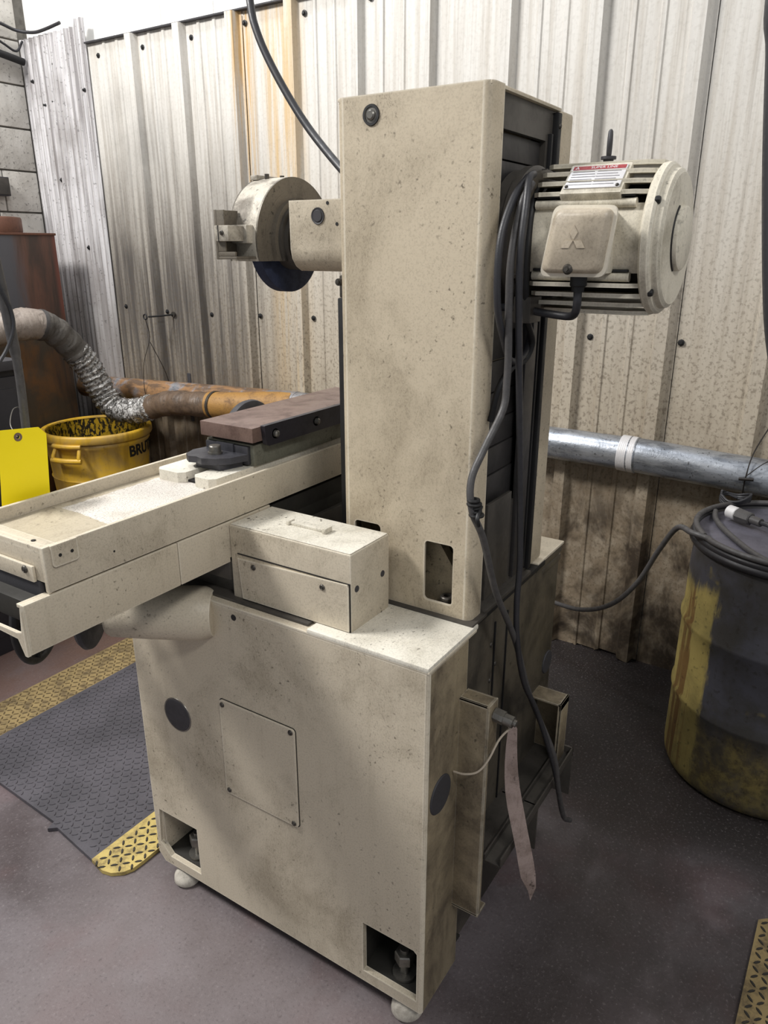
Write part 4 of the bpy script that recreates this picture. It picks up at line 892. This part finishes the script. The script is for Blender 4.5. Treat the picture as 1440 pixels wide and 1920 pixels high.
m = MB(); m.tube([on_can(186, .648, .272), on_can(186, .60, .302), on_can(186, .578, .302)], .010, 10, smooth=False); m.tube([on_can(214, .648, .272), on_can(214, .60, .302), on_can(214, .578, .302)], .010, 10, smooth=False)
m.tube([on_can(a, .578, .302) for a in range(184, 217, 4)], .014, 10); m.tube([on_can(a, .648, .285) for a in range(184, 217, 4)], .012, 10); obj('handle', m, 'can', tc)
m = MB(); m.tube([on_can(30, .648, .272), on_can(30, .60, .302), on_can(30, .578, .302), on_can(2, .578, .302), on_can(2, .60, .302), on_can(2, .648, .272)], .011, 10, smooth=False); obj('handle', m, 'can', tc)
def wrapT(a0, z0, r):
    def f(c):
        rr = r + c.z; a = math.radians(a0) + c.x / r; return (cx + rr * math.cos(a), cy + rr * math.sin(a), z0 + c.y)
    return f
text('lettering', 'BRUTE', .078, None, 'ink', tc, .0006, wrapT(-93, .588, .2625), align='LEFT', bold=.0022)

fd = thing('flexible_duct', 'flexible foil and fabric hose arching over the yellow trash can to the wall pipe', 'hose', (1.4, 2.9, 1.0))
hp = [(.70, 2.94, 1.16), (.95, 2.92, 1.222), (1.073, 2.90, 1.248), (1.197, 2.89, 1.250), (1.285, 2.88, 1.218), (1.375, 2.87, 1.125), (1.452, 2.86, 1.005), (1.500, 2.84, .885), (1.525, 2.79, .800), (1.555, 2.69, .782), (1.580, 2.553, .815), (1.597, 2.42, .848), (1.612, 2.27, .857), (1.628, 2.17, .860)]
def cr_pts(P, sub=10):
    P = [Vector(p) for p in P]; E = [P[0] * 2 - P[1]] + P + [P[-1] * 2 - P[-2]]; Q = []
    for i in range(1, len(E) - 2):
        for k in range(sub):
            t_ = k / sub; a, b, c, d_ = E[i-1:i+3]; Q.append(0.5 * ((2 * b) + (c - a) * t_ + (2 * a - 5 * b + 4 * c - d_) * t_ * t_ + (3 * b - a - 3 * c + d_) * t_ ** 3))
    Q.append(P[-1]); return Q
HQ = cr_pts(hp, 24); S24 = lambda a, b: HQ[int(a * 24):int(b * 24) + 1]
def wr(r0, amp, per, seed=0, r1=None): 
    rnd = random.Random(seed); ph = [rnd.uniform(0, 6) for _ in range(4)]
    return lambda t_, L: (r0 + ((r1 or r0) - r0) * t_) * (1 + amp * math.sin(2 * PI * L / per) + amp * .5 * math.sin(2 * PI * L / (per * 2.7) + ph[1]))
def hose(name, a, b, r, mat, crumple=0.0):
    m = MB(); m.tube(S24(a, b), r, 28, smooth=False); rnd = random.Random(a)
    if crumple: m.v = [tuple(Vector(v) + Vector((rnd.gauss(0, crumple), rnd.gauss(0, crumple), rnd.gauss(0, crumple)))) for v in m.v]
    return obj(name, m, mat, fd, 70)
hose('taped_sleeve', 0, 3.4, wr(.074, .02, .11, 1), 'sleeve', .0012)
hose('fabric_sleeve', 3.35, 5.3, wr(.070, .035, .075, 2), 'sleeve_dk', .001)
hose('foil_section', 5.2, 8.1, wr(.066, .085, .030, 3), 'foil', .0026)
hose('crumpled_elbow', 8.0, 10.0, wr(.062, .06, .045, 4), 'foil', .0030)['label'] = 'crumpled silver and brown elbow of the hose'
hose('tape_wrap', 9.9, 13, wr(.062, .03, .10, 5), 'sleeve_br', .001)
for k in (1.9, 3.38):
    P_ = HQ[int(k * 24)]; T_ = (HQ[int(k * 24) + 1] - P_).normalized(); m = MB(); m.lathe([(.070, -.008), (.0765, -.008), (.0765, .008), (.070, .008)], n=32, mat=Matrix.Translation(P_) @ T_.to_track_quat('Z', 'Y').to_matrix().to_4x4()); obj('clamp_band', m, 'cable', fd)
bp = thing('branch_pipe', 'short orange rusted pipe joining the hose to the wall duct', 'pipe', (1.68, 2.0, .87))
m = MB(); m.tube([(1.628, 2.175, .860), (1.638, 2.10, .864), (1.66, 2.0, .869), (1.70, 1.86, .88), (1.73, 1.72, .888)], .0655, 32, 6); obj('pipe_wall', m, 'rustpipe', bp)
m = MB(); m.lathe([(.062, 2.135), (.069, 2.135), (.069, 2.15), (.062, 2.15)], (1.631, 0, .862), 'Y', 32); obj('collar', m, 'bolt', bp)

# ================================================================= CABINETS ON THE LEFT
rc = thing('rusty_cabinet', 'tall grey cabinet with rusty streaked side in the far left corner', 'cabinet', (1.1, 3.36, 0))
obj('body', MB().box(.70, 1.595, 3.20, 3.53, .0, 1.668, .006), 'cab', rc)
obj('base_frame', MB().box(.69, 1.60, 3.19, 3.535, .001, .06, .004), 'black', rc)
obj('top_edge', MB().box(.695, 1.60, 3.195, 3.535, 1.660, 1.672, .003), 'rust', rc)
m = MB(); m.lathe([(0, 0), (.17, 0), (.172, .01), (.172, .066), (.168, .074), (.15, .076), (0, .076)], (1.32, 3.365, 1.672), 'Z', 48); obj('round_collar', m, 'rust', rc)
m = MB(); m.box(.80, 1.24, 3.192, 3.20, .2, 1.52, .003); m.box(1.20, 1.215, 3.18, 3.193, .8, .95, .003); obj('door', m, 'cab', rc)
dk = thing('dark_cabinet', 'low black cabinet with a ledge at the left edge behind the table end', 'cabinet', (.3, 2.45, 0))
obj('body', MB().box(-.35, .70, 2.26, 2.66, .0, 1.125, .005), 'cab_dk', dk)
obj('top', MB().box(-.36, .715, 2.245, 2.68, 1.150, 1.188, .004), 'plug', dk)
obj('recess_band', MB().box(-.34, .69, 2.27, 2.65, 1.12, 1.152, .002), 'black', dk)
obj('door', MB().box(-.30, .18, 2.252, 2.262, .08, 1.08, .003).box(.19, .67, 2.252, 2.262, .08, 1.08, .003), 'cab_dk', dk)
